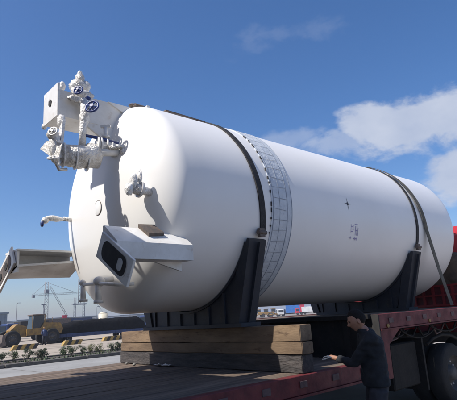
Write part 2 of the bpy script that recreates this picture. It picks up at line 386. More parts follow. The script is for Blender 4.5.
# three blurred stamped characters
px, ps = 3.45, -.27
strokes = [(0, 0, .075, .011), (0, -.07, .075, .011), (0, .03, .011, .14), (.05, .03, .011, .14), (.025, -.035, .06, .010), (.105, .01, .012, .16), (.14, .01, .012, .16), (.165, -.01, .012, .14), (.10, -.05, .075, .012), (.09, .04, .09, .010),
           (-.03, -.17, .07, .010), (.0, -.15, .010, .05), (.07, -.17, .10, .012), (.10, -.15, .012, .06), (.14, -.16, .012, .05)]
for i, (dx, ds, w_, h_) in enumerate(strokes):
    x = px+dx*1.25; s_ = ps+ds*1.15
    decal([(x, s_), (x+w_, s_), (x+w_, s_-h_), (x, s_-h_)], 'stamp_stroke', PURPLE, shell, .003+.0004*i)
# round hatch outline on the dome
hy, hz = -.206, 3.234; hx = dome_x(hy, hz)
nrm = Vector((-1, .03, -.02)).normalized()
hatch = MB().lathe([(-.02, .098), (.002, .098), (.004, .094), (.004, 0)], (hx, hy, hz), nrm, 32).build('hatch_disc', WHITE, tank)
MB().tube([Vector((hx, hy, hz))+Matrix.Rotation(2*math.pi*k/32, 3, nrm) @ (nrm.orthogonal().normalized()*.100) for k in range(32)], .0045, 6, closed=True).build('rim_ring', RUST, hatch)

# support legs: box beams along the axis with drilled base plates
def leg(name, cy_, cz_, ang, rad, wid, x0, x1, prad, pwid, hole=True, slot=None, open_side=False):
    """beam of radial depth rad and width wid centred at (cy_,cz_) turned by ang in the YZ plane"""
    rot = Matrix.Rotation(ang, 3, 'X')
    b = MB()
    t = .028
    c = Vector(((x0+x1)/2, cy_, cz_)); L_ = x1-x0
    yv, zv = rot @ Vector((0, 1, 0)), rot @ Vector((0, 0, 1))
    b.box(c+zv*(rad/2-t/2), (L_, wid, t), rot); b.box(c-zv*(rad/2-t/2), (L_, wid, t), rot)
    b.box(c+yv*(wid/2-t/2), (L_-.004, t, rad-2*t), rot)
    if not open_side: b.box(c-yv*(wid/2-t/2), (L_-.004, t, rad-2*t), rot)
    o = b.build(name, WHITE2, tank)
    return o, rot, yv, zv
# top leg
lg, rot, yv, zv = leg('support_leg', -.13, 4.56, 0, .37, .44, -1.19, -.02, 0, 0)
pl = MB().box((-1.205, -.13, 4.60), (.03, .47, .47), rot, .004).build('base_plate', WHITE2, lg)
MB().prism([(-1.228, -.13+dy, 4.62+dz) for dy, dz in ((-.05, .015), (-.02, .05), (.045, .045), (.05, -.01), (.01, -.05), (-.03, -.04))], (.012, 0, 0)).build('plate_hole', DARK, pl)
MB().prism([(-.9, -.37, 4.36), (-.35, -.37, 4.36), (-.25, -.37, 4.05), (-.45, -.37, 4.10)], (0, .03, 0)).build('gusset', WHITE2, lg)
MB().prism([(-.5, -.375, 4.745), (.25, -.375, 4.745), (.32, -.375, 4.70), (-.1, -.375, 4.55)], (0, .46, 0)).build('saddle_pad', WHITE2, lg)
# lower near leg: wedge section, sloping top plate and upright outer plate
lg = MB().prism([(-1.01, y, z) for y, z in ((-1.20, 2.775), (-1.23, 2.775), (-1.515, 2.56), (-1.515, 2.375), (-1.20, 2.385))], (1.01, 0, 0)).build('support_leg', WHITE2, tank)
pr_ = Matrix.Rotation(R(31.5), 3, 'X')       # plate long axis outward and down
pc = Vector((-1.03, -1.50, 2.375))
pl = MB().box(pc, (.03, .76, .30), pr_, .004).build('base_plate', WHITE2, lg)
def rslot(c, rot, ly, lz, n=6, dx=0):
    P = []; r = min(ly, lz)*.42
    for sx, sy, a0 in ((1, 1, 0), (-1, 1, 90), (-1, -1, 180), (1, -1, 270)):
        for k in range(n+1):
            a = R(a0+90*k/n); P.append(c + rot @ Vector((dx, sx*(ly/2-r)+r*math.cos(a), sy*(lz/2-r)+r*math.sin(a))))
    return P
hol = MB().prism(rslot(pc, pr_, .56, .215, dx=-.020), (.006, 0, 0)).build('plate_recess', DARK, pl)
MB().prism(rslot(pc, pr_, .60, .255, dx=-.0165), (.003, 0, 0)).build('recess_edge', STEEL, pl)
MB().prism(rslot(pc+pr_ @ Vector((0, -.16, 0)), pr_, .10, .13, dx=-.026), (.006, 0, 0)).build('oval_bolt_hole', mat('pale_zinc', (.55, .56, .56), (.45, .46, .46), 8, .5), pl)
MB().prism([(-.42, -1.30, 2.38), (-.02, -1.30, 2.38), (-.02, -1.30, 2.27)], (0, .03, 0)).build('gusset', WHITE2, lg)
MB().prism([(-.575, -1.225, 2.785), (-.35, -1.205, 2.80), (-.315, -1.37, 2.677), (-.545, -1.40, 2.65)], (-.01, -.025, .035)).build('grating_step', RUST, lg)
# lower far leg: channel open towards the viewer
lg = MB(); 
lg.bx(-1.205, -.22, .98, 1.5, 2.80, 2.828); lg.bx(-1.2, -.22, 1.47, 1.499, 2.52, 2.799); lg.prism([(-1.2, .98, 2.60), (-.22, .98, 2.69), (-.22, 1.469, 2.50), (-1.2, 1.469, 2.48)], (0, 0, -.03)); lg.bx(-1.2, -1.17, 1.0, 1.469, 2.5, 2.799)
lg = lg.build('support_leg', WHITE2, tank)
pr_ = Matrix.Rotation(R(-31), 3, 'X'); pc = Vector((-1.22, 1.42, 2.56))
pl = MB().box(pc, (.03, .76, .30), pr_, .004).build('base_plate', WHITE2, lg)
MB().prism(rslot(pc, pr_, .60, .20, dx=-.020), (.006, 0, 0)).build('plate_recess', RUST, pl)
MB().prism(rslot(pc+pr_ @ Vector((0, -.10, 0)), pr_, .12, .09, dx=-.027), (.006, 0, 0)).build('bolt_hole', DARK, pl)
MB().prism(rslot(pc+pr_ @ Vector((0, .16, 0)), pr_, .12, .09, dx=-.027), (.006, 0, 0)).build('bolt_hole', DARK, pl)

def wheel(c, n, r, name, m, parent, tr=.012):
    c = Vector(c); n = Vector(n).normalized(); u = n.orthogonal().normalized()
    b = MB(); b.tube([c+Matrix.Rotation(2*math.pi*k/24, 3, n) @ (u*r) for k in range(24)], tr, 6, closed=True)
    for k in range(4):
        q = Matrix.Rotation(2*math.pi*k/4+.4, 3, n) @ (u*r); b.tube([c+n*.015, c+q], tr*.75, 6)
    b.cyl(c-n*.05, c+n*.03, r*.28, seg=10)
    return b.build(name, m, parent)
NV = Vector((-.72, -.62, .25))
# upper wrapped valve standing on the top leg
v = MB().lump((-.87, -.26, 5.02), (.075, .075, .11), .35, 3, 3, 1).lump((-.90, -.27, 4.90), (.135, .12, .105), .3, 3, 3, 2).lump((-.93, -.30, 4.80), (.09, .09, .10), .3, 3, 3, 21).build('relief_valve', FOIL, tank)
MB().lump((-.79, -.28, 4.93), (.07, .08, .09), .3, 3, 3, 3).lump((-.87, -.26, 5.11), (.04, .04, .055), .2, 3, 2, 4).build('plastic_cover', CLEAR, v)
wheel((-1.0, -.50, 4.725), NV, .058, 'handwheel', BLUEM, v); MB().cyl((-1.0, -.50, 4.725), (-.9, -.30, 4.76), .018, seg=8).build('stem', STEEL, v)
MB().lump((-.86, -.42, 4.74), (.14, .035, .06), .3, 3, 3, 14).lump((-1.0, -.42, 4.63), (.12, .035, .06), .4, 3, 3, 15).build('pipe_wrap', FOIL, v)
v = MB().lump((-1.10, -.22, 4.87), (.05, .05, .08), .25, 3, 3, 5).build('small_nozzle', CLEAR, tank)
v = MB().lump((-1.20, .12, 4.38), (.04, .04, .05), .25, 3, 2, 6).build('small_nozzle', CLEAR, tank)
# main valve with vertical wrapped pipe and handwheel
v = MB().tube([(-.88, -.47, 4.60), (-.90, -.48, 4.42), (-.92, -.48, 4.22), (-.92, -.46, 3.95)], [.07, .055, .045, .05], 12).lump((-.87, -.46, 4.58), (.10, .075, .10), .3, 3, 3, 7).lump((-.90, -.48, 4.36), (.075, .07, .13), .3, 3, 3, 8).build('shutoff_valve', CLEAR, tank)
wheel((-.87, -.64, 4.47), NV, .083, 'handwheel', BLUEM, v, .015); MB().cyl((-.87, -.64, 4.47), (-.84, -.47, 4.5), .02, seg=8).build('stem', STEEL, v)
MB().lump((-.86, -.50, 4.64), (.05, .04, .035), .2, 3, 2, 9).build('bonnet', BLUEM, v)
# wrapped drum (filter) and flanged pipes into the dome
v = MB().cyl((-1.22, -.45, 3.80), (-.72, -.50, 3.84), .135, .15, 24).lump((-1.0, -.47, 3.80), (.27, .165, .16), .25, 4, 4, 10).lump((-.80, -.50, 3.86), (.16, .16, .17), .25, 4, 3, 11).build('wrapped_filter', FOIL, tank)
for k, x in enumerate((-1.18, -1.02, -.86)):
    MB().cyl((x, -.46, 3.80), (x+.02, -.465, 3.80), .160, seg=24).build('clamp_ring', CLEAR, v)
v = MB().cyl((-.75, -.50, 3.99), (-.38, -.58, 4.02), .075, seg=18).cyl((-.80, -.55, 3.88), (-.42, -.62, 3.92), .05, seg=14).build('inlet_pipe', WHITE2, tank)
for x in (-.74, -.70, -.62, -.55, -.47): MB().cyl((x, -.51-.03*(x+.75), 4.0), (x+.022, -.515-.03*(x+.75), 4.0), .115, seg=22).build('flange', WHITE2, v)
MB().tube([(-.62, -.62, 3.95), (-.5, -.68, 3.98), (-.38, -.74, 3.95), (-.33, -.80, 3.86)], .032, 10).build('bypass_pipe', FOIL, v)
MB().lump((-.45, -.70, 3.90), (.05, .06, .07), .2, 3, 3, 12).lump((-.36, -.80, 3.98), (.06, .07, .06), .2, 3, 3, 13).build('wrapped_joint', FOIL, v)
v = MB().cyl((-.62, -.53, 4.05), (-.62, -.53, 4.27), .03, seg=12).box((-.62, -.53, 4.285), (.13, .035, .03), Matrix.Rotation(R(-40), 3, 'Z')).cyl((-.62, -.53, 4.12), (-.62, -.53, 4.15), .055, seg=14).build('tee_spindle', WHITE2, tank)
MB().tube([(-.95, -.47, 4.12), (-.72, -.55, 4.09), (-.48, -.62, 4.04)], .022, 8).build('drain_pipe', BLUEM, v)
# outer left gauge assembly
v = MB().box((-1.22, -.50, 3.98), (.035, .10, .50), Matrix.Rotation(R(4), 3, 'Y')).lump((-1.20, -.46, 4.25), (.06, .07, .10), .3, 3, 3, 16).build('gauge_bracket', CLEAR, tank)
MB().lump((-1.30, -.52, 3.88), (.09, .08, .20), .35, 3, 3, 17).lump((-1.33, -.52, 4.02), (.085, .08, .09), .3, 3, 3, 18).build('gauge_wrap', CLEAR, v)
wheel((-1.36, -.60, 4.03), NV, .055, 'gauge_ring', STEEL, v, .014)
MB().prism([(-1.43, -.38, 3.86), (-1.38, -.46, 3.95), (-1.27, -.66, 3.88), (-1.30, -.62, 3.64)], (.012, .01, .0)).build('plastic_sheet', CLEAR, v)
wheel((-1.34, -.58, 3.70), (-.3, -.4, .9), .065, 'hose_ring', CLEAR, v, .014)
MB().lump((-1.28, -.5, 3.72), (.06, .06, .06), .3, 3, 3, 19).build('hose_wrap', CLEAR, v)
MB().tube([(-1.30, -.5, 3.72), (-1.22, -.47, 3.60), (-1.12, -.46, 3.62)], .022, 8).build('hose', STEEL, v)
# right hand nozzle in torn plastic
v = MB().cyl((-.34, -1.17, 3.24), (-.52, -1.18, 3.27), .052, seg=16).lump((-.53, -1.18, 3.26), (.10, .085, .085), .35, 3, 3, 20).build('sample_nozzle', FOIL, tank)
MB().lump((-.60, -1.19, 3.36), (.05, .06, .11), .4, 3, 3, 22).lump((-.52, -1.2, 3.42), (.03, .04, .10), .4, 3, 3, 23).lump((-.66, -1.18, 3.25), (.06, .06, .085), .4, 3, 3, 24).build('plastic_cover', CLEAR, v)
MB().cyl((-.50, -1.18, 3.26), (-.53, -1.18, 3.265), .10, seg=18).build('flange', STEEL, v)
# left horizontal nozzle
v = MB().cyl((-.46, .80, 3.27), (-.62, .80, 3.275), .035, seg=14).lump((-.76, .80, 3.265), (.17, .055, .05), .25, 4, 3, 25).lump((-.89, .80, 3.23), (.06, .05, .055), .3, 3, 3, 26).build('vent_nozzle', CLEAR, tank)
MB().cyl((-.47, .80, 3.27), (-.50, .80, 3.27), .085, seg=18).build('flange', WHITE2, v); MB().lump((-.935, .80, 3.17), (.03, .04, .05), .2, 3, 2, 27).build('end_cap', BLUEM, v)
# bottom drain with two hanging flanges
v = MB().tube([(-.66, .06, 2.235), (-.66, -.45, 2.205), (-.64, -.86, 2.155), (-.46, -.92, 2.16)], .022, 12).build('drain_manifold', WHITE2, tank)
MB().cyl((-.66, -.38, 2.23), (-.66, -.40, 1.985), .032, .042, 16).cyl((-.66, -.40, 2.0), (-.66, -.40, 1.965), .060, seg=18).build('drain_stub', WHITE2, v)
MB().cyl((-.66, .04, 2.24), (-.66, .03, 2.02), .030, .036, 16).cyl((-.66, .03, 2.04), (-.66, .03, 2.01), .058, seg=18).build('drain_stub', WHITE2, v)
MB().lump((-.64, -.38, 2.235), (.085, .085, .075), .1, 3, 3, 28).build('ball_valve', WHITE2, v); MB().lump((-.66, .05, 2.255), (.05, .05, .05), .2, 3, 3, 29).build('pipe_cap', CLEAR, v)
MB().cyl((-.64, -.38, 2.24), (-.45, -.38, 2.27), .035, seg=14).build('dome_stub', WHITE2, v)
# things on the crown
v = MB().bx(-.08, .12, -.40, -.20, 4.77, 4.83, .02).lump((-.02, -.30, 4.825), (.12, .08, .035), .3, 3, 3, 30).build('lifting_lug', RUST, tank)
MB().box((.16, -.36, 4.80), (.05, .05, .10)).build('lug_pin', WHITE2, v)
v = MB().box((.86, -.36, 4.845), (.80, .07, .018), Matrix.Rotation(R(1.5), 3, 'Z')).build('walkway_strip', RUST, tank)
for x in (.5, 1.1): MB().bx(x, x+.04, -.39, -.33, 4.77, 4.835).build('strip_foot', RUST, v)

# ------------------------------------------------------------------ saddles
def saddle(x0, x1, zb, wb, label):
    t = thing('transport_saddle', ((x0+x1)/2, 0, zb), label, 'saddle', 'steel cradles carrying the tank')
    ro = TR+.045
    def surf(y): return TZ-math.sqrt(ro*ro-y*y)
    ys = [-1.28+2.56*k/48 for k in range(49)]
    for xx in (x0+.03, x1-.05):
        b = MB(); F = []
        for x in (xx, xx+.02):
            F.append([b.b.verts.new((x, y, surf(y))) for y in ys]); F.append([b.b.verts.new((x, y, min(surf(y)-.01, zb+.05+max(0, abs(y)-wb)*3.4))) for y in ys])
        for i in range(48):
            b.b.faces.new((F[0][i], F[0][i+1], F[1][i+1], F[1][i])); b.b.faces.new((F[2][i], F[3][i], F[3][i+1], F[2][i+1]))
            b.b.faces.new((F[1][i], F[1][i+1], F[3][i+1], F[3][i]))
        b.build('web_plate', SADDLE, t)
    hoop(x0, x1, ro, math.pi+R(25), 2*math.pi-R(25), 40, 'cradle_plate', SADDLE, t, .03)
    MB().bx(x0-.02, x1+.02, -1.22, wb+.1, zb, zb+.05).build('base_plate', SADDLE, t)
    for sg in (-1, 1):
        b = MB(); P = [(1.475, 2.70), (1.425, 2.72), (1.36, 2.58), (1.16, 2.28), (.98, zb+.05), (1.15, zb+.05)]
        b.prism([(x0, sg*y, z) for y, z in P], (x1-x0, 0, 0)); sp = b.build('side_post', SADDLE, t)
        MB().prism([((x0+x1)/2-.012, sg*1.475, 2.66), ((x0+x1)/2+.012, sg*1.475, 2.66), ((x0+x1)/2+.012, sg*1.15, zb+.06), ((x0+x1)/2-.012, sg*1.15, zb+.06)], (0, sg*.05, 0)).build('post_rib', SADDLE, sp)
        b = MB(); b.box((x1-.08, sg*1.47, 2.80), (.10, .05, .12)).cyl((x1-.16, sg*1.48, 2.80), (x1-.0, sg*1.48, 2.80), .03, seg=10); b.build('strap_clamp', RUST, t)
    for y in (-.85, -.5, -.15, .2, .55, .9):
        if surf(y)-zb > .1: MB().bx(x0+.002, x0+.029, y-.02, y+.02, zb+.05, surf(y)-.01).build('stiffener', SADDLE, t)
    return t
saddle(1.0, 1.325, 1.552, 1.13, 'dark navy steel cradle under the tank resting on the timber stack')
saddle(5.50, 5.83, 1.585, .95, 'dark navy steel cradle under the tank on the raised rear deck')
def strap(xf, r, wd, a0, a1, name, m, label, th=.014, n=90, tail=None):
    t = MB(); V = []
    for k in range(n+1):
        a = a0+(a1-a0)*k/n; c, s_ = math.cos(a), math.sin(a); x = xf(a)
        V.append([t.b.verts.new((x+dx, -q*c, TZ+q*s_)) for dx, q in ((-wd/2, r-th), (-wd/2, r), (wd/2, r), (wd/2, r-th))])
    if tail:
        for (x, y, z) in tail: V.insert(0, [t.b.verts.new((x+dx, y+dy, z)) for dx, dy in ((-wd/2, .0), (-wd/2, -th), (wd/2, -th), (wd/2, 0))])
    for A, B in zip(V, V[1:]):
        for i in range(4): t.b.faces.new((A[i], A[(i+1) % 4], B[(i+1) % 4], B[i]))
    t.b.faces.new(V[0]); t.b.faces.new(V[-1][::-1])
    return tag(t.build(name, m), label, 'strap', 'lashing straps over the tank')
def lin(a_, x_, b_, y_): return lambda a: x_+(math.degrees(a)-a_)/(b_-a_)*(y_-x_) if math.degrees(a) < b_ else y_
strap(lin(-23, 1.325, 40, 1.12), TR+.022, .10, R(-20), R(200), 'steel_strap', RUBBER, 'thick black strap over the tank at its front cradle, beside the blue grey band', .02)
strap(lin(-20, 5.78, 60, 5.78), TR+.018, .08, R(-20), R(200), 'steel_strap', RUBBER, 'dark strap over the tank down to its rear cradle')
strap(lambda a: 5.87+.19*max(0, (1.1-a))**1.4, TR+.036, .135, R(-5), R(185), 'webbing_strap', TANSTRAP, 'khaki webbing strap slanting off the tank down to rear deck', .008, tail=[(6.20, -1.60, 2.4), (6.26, -1.72, 1.62)])

# ------------------------------------------------------------------ timber stack
TX0, TX1 = 1.09, 1.31
TG = 'squared timbers stacked under the front cradle'
def beam(y0, y1, z0, z1, m, label):
    b = MB(); n = 24
    b.box(((TX0+TX1)/2, (y0+y1)/2, (z0+z1)/2), (TX1-TX0, y1-y0, z1-z0))
    es = [e for e in b.b.edges if abs(e.verts[0].co.y-e.verts[1].co.y) > 1]
    bmesh.ops.subdivide_edges(b.b, edges=es, cuts=n)
    for v in b.b.verts:
        v.co += Vector((noise.noise(v.co*2+Vector((z0*9, 0, 0)))*.022, 0, noise.noise(v.co*1.7+Vector((3, z0*9, 0)))*.010))
    bmesh.ops.bevel(b.b, geom=[e for e in b.b.edges if len(e.link_faces) == 2 and e.calc_face_angle(0) > 1], offset=.008, segments=2, affect='EDGES')
    return tag(b.build('timber_beam', m), label, 'timber', TG)
beam(-2.12, 2.16, 1.353, 1.548, TIMBER, 'topmost pale squared timber of the stack under front cradle')
beam(-2.135, 2.18, 1.204, 1.348, TIMBER, 'middle pale squared timber of the stack, above the grey one')
beam(-2.11, 2.20, .993, 1.199, TIMBERG, 'lowest weathered dark grey timber of the stack, lying on the trailer deck')

# ------------------------------------------------------------------ trailer
def catenary(a, b, sag, n=12):
    a, b = Vector(a), Vector(b); return [a.lerp(b, k/n)-Vector((0, 0, sag*4*(k/n)*(1-k/n))) for k in range(n+1)]
YELX = 0
tr = thing('lowbed_trailer', (0, 0, 0), 'red lowbed trailer with timber deck and raised gooseneck carrying the tank', 'trailer')
YN, YF = -2.17, 2.47
bw = (YF-YN-.24)/18
for k in range(18):
    y = YN+.12+bw*k; z1 = .99-random.uniform(0, .008)
    b = MB(); b.box((-2.63, y+bw/2, z1-.02), (10.74, bw-.008, .04), Matrix.Rotation(random.uniform(-.0003, .0003), 3, 'Z'), .004); b.build('deck_board', BOARD, tr)
    if k < 18: b = MB(); b.box((5.56, y+bw/2, 1.58-.02-random.uniform(0, .004)), (5.5, bw-.008, .04), None, .004); b.build('deck_board', BOARD, tr)
for y0, y1 in ((YN, YN+.118), (YF-.118, YF)):
    s_ = MB().bx(-8, 2.79, y0, y1, .775, .986 if y0 < 0 else .955, .006).build('side_beam', RED, tr)
    u_ = MB().bx(2.80, 8.30, y0, y1, 1.385, 1.592, .006).build('side_beam', RED, tr)
    o_ = -1 if y0 < 0 else 1; yo = y0-.012 if y0 < 0 else y1
    for x in [-6.5+.62*i for i in range(15)]: MB().bx(x, x+.13, yo, yo+.012, .85, .925, .003).build('lashing_plate', PALE, s_)
    for x in [3.05+.52*i for i in range(10)]: MB().bx(x, x+.12, yo, yo+.012, 1.455, 1.525, .003).build('lashing_plate', PALE, u_)
    MB().bx(-8, 2.79, y0-.015 if y0 < 0 else y0, y1 if y0 < 0 else y1+.015, .745, .772).build('lower_flange', RED, s_)
    MB().bx(2.80, 8.3, y0-.012 if y0 < 0 else y0, y1 if y0 < 0 else y1+.012, 1.362, 1.382).build('lower_flange', RED, u_)
    MB().prism([(2.80, y0+.003, .70), (2.98, y0+.003, .70), (2.99, y0+.003, 1.36), (2.80, y0+.003, 1.36)], (0, .112, 0)).build('corner_post', RED, tr)
    MB().prism([(2.99, y0+.01, 1.36), (3.35, y0+.01, 1.36), (2.99, y0+.01, 1.15)], (0, .03, 0)).build('corner_gusset', RED, tr)
MB().bx(2.778, 2.797, YN, YN+.118, .995, 1.592).build('end_cap', DARK, tr)  # black plate added so the sunlit corner end stays dark, standing in for shade
fp = MB().bx(2.80, 2.83, YN+.12, YF-.12, .80, 1.535).build('step_plate', CHASSIS, tr)
for y in (-1.6, -.8, 0, .8, 1.6): MB().bx(2.765, 2.798, y-.05, y+.05, .995, 1.53).build('step_rib', CHASSIS, fp)
MB().bx(2.70, 2.80, YN+.12, YF-.12, 1.537, 1.60).build('nose_rail', CHASSIS, tr)
for y in (-.75, .75):
    MB().bx(-7.9, 2.8, y-.08, y+.08, .42, .94).build('main_beam', CHASSIS, tr); MB().bx(2.83, 8.2, y-.1, y+.1, 1.22, 1.53).build('main_beam', CHASSIS, tr)
for i in range(12): MB().bx(-7.6+i*.93, -7.5+i*.93, YN+.12, YF-.12, .80, .94).build('cross_member', CHASSIS, tr)
for i in range(9): MB().bx(3.1+i*.6, 3.2+i*.6, YN+.12, YF-.12, 1.36, 1.53).build('cross_member', CHASSIS, tr)
hb = MB().bx(8.12, 8.16, -2.0, 2.2, 1.60, 2.05).build('headboard', RED, tr)
for i in range(18): MB().bx(8.075, 8.118, -1.98+i*.24, -1.92+i*.24, 1.61, 2.09).build('headboard_rib', REDM, hb)
for z in (1.62, 1.85, 2.075): MB().bx(8.055, 8.073, -2.0, 2.2, z-.02, z+.02).build('headboard_rail', REDM, hb)
def hose(pts, name, m, par, r=.015): return MB().tube(pts, r, 8).build(name, m, par)
for j in range(9):
    x = 3.25+j*.5; hose([(x, -1.98, 1.34), (x+.12, -1.98, 1.22-.05*random.random()), (x+.3, -1.98, 1.20), (x+.45, -1.98, 1.33)], 'air_hose', PALE if j % 3 == 0 else CHASSIS, tr)
for x0_, x1_, sg_ in ((2.95, 3.9, .10), (3.6, 4.9, .16), (4.6, 5.9, .12)): MB().tube(catenary((x0_, -2.02, 1.33), (x1_, -1.98, 1.30), sg_), .012, 6).build('slack_cable', CHASSIS, tr)
for x_ in (3.0, 4.3, 5.6): MB().cyl((x_, -2.186, 1.42), (x_, -2.17, 1.42), .028, seg=12).build('reflector', YEL, tr)
MB().bx(3.35, 4.15, -1.95, -1.45, .45, 1.12, .02).build('tool_box', CHASSIS, tr)
MB().bx(4.22, 4.27, -2.02, -1.3, .35, 1.15).build('mud_flap', CHASSIS, tr)
MB().bx(3.08, 3.22, -1.9, -1.74, .12, 1.36).bx(2.98, 3.32, -2.0, -1.64, .02, .12).build('landing_leg', CHASSIS, tr)
MB().bx(3.08, 3.22, 1.74, 1.9, .12, 1.36).bx(2.98, 3.32, 1.64, 2.0, .02, .12).build('landing_leg', CHASSIS, tr)
# front axles of the lowbed, beyond the left frame edge
def make_wheel(parent, x, y, rad, wd, side):
    g = MB().lathe([(-wd/2, rad*.58), (-wd/2, rad*.9), (-wd/2+.03, rad*.985), (0, rad), (wd/2-.03, rad*.985), (wd/2, rad*.9), (wd/2, rad*.58)], (x, y, rad), (0, 1, 0), 40).build('wheel', TYRE, parent)
    q = -side
    MB().lathe([(-wd/2*.9, rad*.60), (-wd/2*.7, rad*.56), (-wd/2*.2, rad*.50), (-wd/2*.25, rad*.26), (-wd/2*.8, rad*.24), (-wd/2*.85, 0)], (x, y, rad), (0, q, 0), 32).build('rim', RIM, g)
    b = MB()
    for k in range(10):
        a = k*math.pi/5; b.cyl((x+rad*.38*math.cos(a), y+side*wd*.1, rad+rad*.38*math.sin(a)), (x+rad*.38*math.cos(a), y+side*wd*.2, rad+rad*.38*math.sin(a)), .015, seg=6)
    b.build('wheel_nuts', STEEL, g)
    return g
for x in (-7.0, -5.8):
    for y in (-1.85, 2.1): make_wheel(tr, x, y, .37, .24, -1 if y < 0 else 1)

b = MB(); n = 14; V = []
for i in range(n):
    for j in range(6):
        x, y = .98+.10*j/5*(1-.3*math.sin(i)), .55+.42*i/(n-1); q = Vector((x*9, y*9, 1))
        V.append(b.b.verts.new((x+.03*noise.noise(q), y+.02*noise.noise(q+Vector((5, 0, 0))), 1.004+.035*abs(noise.noise(q*1.6)))))
for i in range(n-1):
    for j in range(5): b.b.faces.new((V[i*6+j], V[i*6+j+1], V[i*6+j+7], V[i*6+j+6]))
tag(b.build('rag', CLEAR, smooth=True), 'crumpled pale rag lying on the deck at the foot of the timber stack', 'rag')
for x, y, r_, lb in ((1.02, 1.86, .020, 'small pale stone on deck before left end of timbers'), (.93, 1.45, .026, 'pale stone on the deck at the shadow edge before the timbers')):
    tag(MB().lump((x, y, .99+r_*.7), (r_*1.4, r_*1.2, r_), .5, 2, 2, 5).build('stone', CONC), lb, 'stone', 'loose stones on the trailer deck')

# ------------------------------------------------------------------ tractor truck
tk = thing('tractor_truck', (7.5, 0, 0), 'red tractor truck under and behind the gooseneck, cab showing past the tank end', 'truck')
for x in (5.15, 6.5, 9.9):
    for y in (-1.93, 1.93):
        make_wheel(tk, x, y, .50, .29, -1 if y < 0 else 1)
        if x < 9: make_wheel(tk, x, y-math.copysign(.34, y), .50, .29, -1 if y < 0 else 1)
for y in (-.45, .45): MB().bx(4.5, 10.5, y-.05, y+.05, .78, 1.05).build('frame_rail', CHASSIS, tk)
for x in (5.15, 6.5): MB().cyl((x, -1.7, .5), (x, 1.7, .5), .09, seg=12).build('axle', CHASSIS, tk)
for x in (5.15, 6.5): MB().tube([(x-.6, -1.93, 1.02), (x-.35, -1.93, 1.10), (x, -1.93, 1.14), (x+.35, -1.93, 1.10), (x+.6, -1.93, 1.02)], .03, 8).build('mudguard_rail', CHASSIS, tk)
MB().cyl((7.4, -1.5, .85), (8.4, -1.5, .85), .3, seg=24).build('fuel_tank', STEEL, tk)
b = MB(); pf = [(8.45, 1.15), (8.45, 3.30), (8.65, 3.52), (10.2, 3.52), (10.55, 3.25), (10.75, 2.2), (10.8, 1.0), (10.4, .9), (8.7, .95)]
b.prism([(x, -1.25, z) for x, z in pf], (0, 2.5, 0)); bmesh.ops.bevel(b.b, geom=b.b.edges[:], offset=.04, segments=2, affect='EDGES')
cab = b.build('cab', REDC, tk)
MB().bx(8.43, 8.447, -.95, .95, 2.35, 2.86).build('rear_window', GLASS, cab)
for sg in (-1, 1):
    MB().bx(9.35, 10.3, sg*1.253-.004, sg*1.253+.004, 2.25, 3.0).build('side_window', GLASS, cab)
    MB().bx(10.7, 10.75, sg*1.5-.12, sg*1.5+.12, 2.2, 2.9, .02).bx(10.6, 10.7, sg*1.5-.14-.0, sg*1.24+.0 if sg > 0 else sg*1.24, 2.88, 2.91).build('mirror', CHASSIS, cab)
MB().bx(10.72, 10.77, -1.05, 1.05, 2.2, 3.1).build('windscreen', GLASS, cab)
MB().box((10.86, 0, .75), (.18, 2.4, .4), None, .04).build('bumper', CHASSIS, tk)
tag(MB().lump((8.27, -1.05, 2.40), (.12, .55, .42), .25, 2.5, 4, 33).lump((8.27, -.5, 2.2), (.12, .7, .25), .2, 2.5, 3, 34).build('folded_tarp', TARPB), 'brown folded tarpaulin bundled over the red headboard behind the cab', 'tarp')

# ------------------------------------------------------------------ crate, crane column and stacked containers, unseen and added to throw the shade
lc = thing('shade_crane', (-2.9, -2.0, .99), 'tall orange crane column added unseen outside the left edge to shade the worker', 'crane')  # added out of view, only to put the worker in shade
MB().bx(-3.35, -2.58, -2.40, -1.66, .995, 1.25, .03).build('base', CHASSIS, lc)
MB().bx(-3.2, -2.64, -2.34, -1.70, 1.25, 4.9, .05).build('column', YEL, lc); MB().bx(-3.15, -2.69, -2.30, -1.74, 4.9, 7.6, .05).build('folded_boom', YEL, lc)
MB().cyl((-3.3, -2.02, 1.5), (-3.3, -2.02, 5.6), .07, seg=14).build('lift_cylinder', STEEL, lc); MB().bx(-3.3, -2.6, -2.36, -1.68, 7.6, 7.75, .03).build('boom_head', CHASSIS, lc)
cr_ = thing('shade_crate', (-5.0, -.2, .99), 'tall wooden crate added unseen outside the left edge to shade the deck', 'crate')  # unseen cargo, added to shade the deck and the dome bottom
for i in range(18):
    z = 1.10+i*.212
    for y in (-1.64, 1.50): MB().bx(-7.4, -2.55, y-.015, y+.015, z, z+.208).build('crate_plank', CRATE, cr_)
    for x in (-7.42, -2.53): MB().bx(x-.015, x+.015, -1.62, 1.48, z, z+.208).build('crate_plank', CRATE, cr_)
MB().bx(-7.4, -2.55, -1.64, 1.5, 4.93, 4.97).build('crate_lid', CRATE, cr_)
for x in (-7.2, -5.1, -2.9): MB().bx(x, x+.12, -1.68, 1.5, .992, 1.09).build('skid', CRATE, cr_)
RUST2 = mat('brown_container_paint', (.12, .05, .03), (.08, .04, .028), 2, .6)
CLAD2 = mat('grey_container_paint', (.10, .10, .10), (.07, .07, .072), 2, .6)
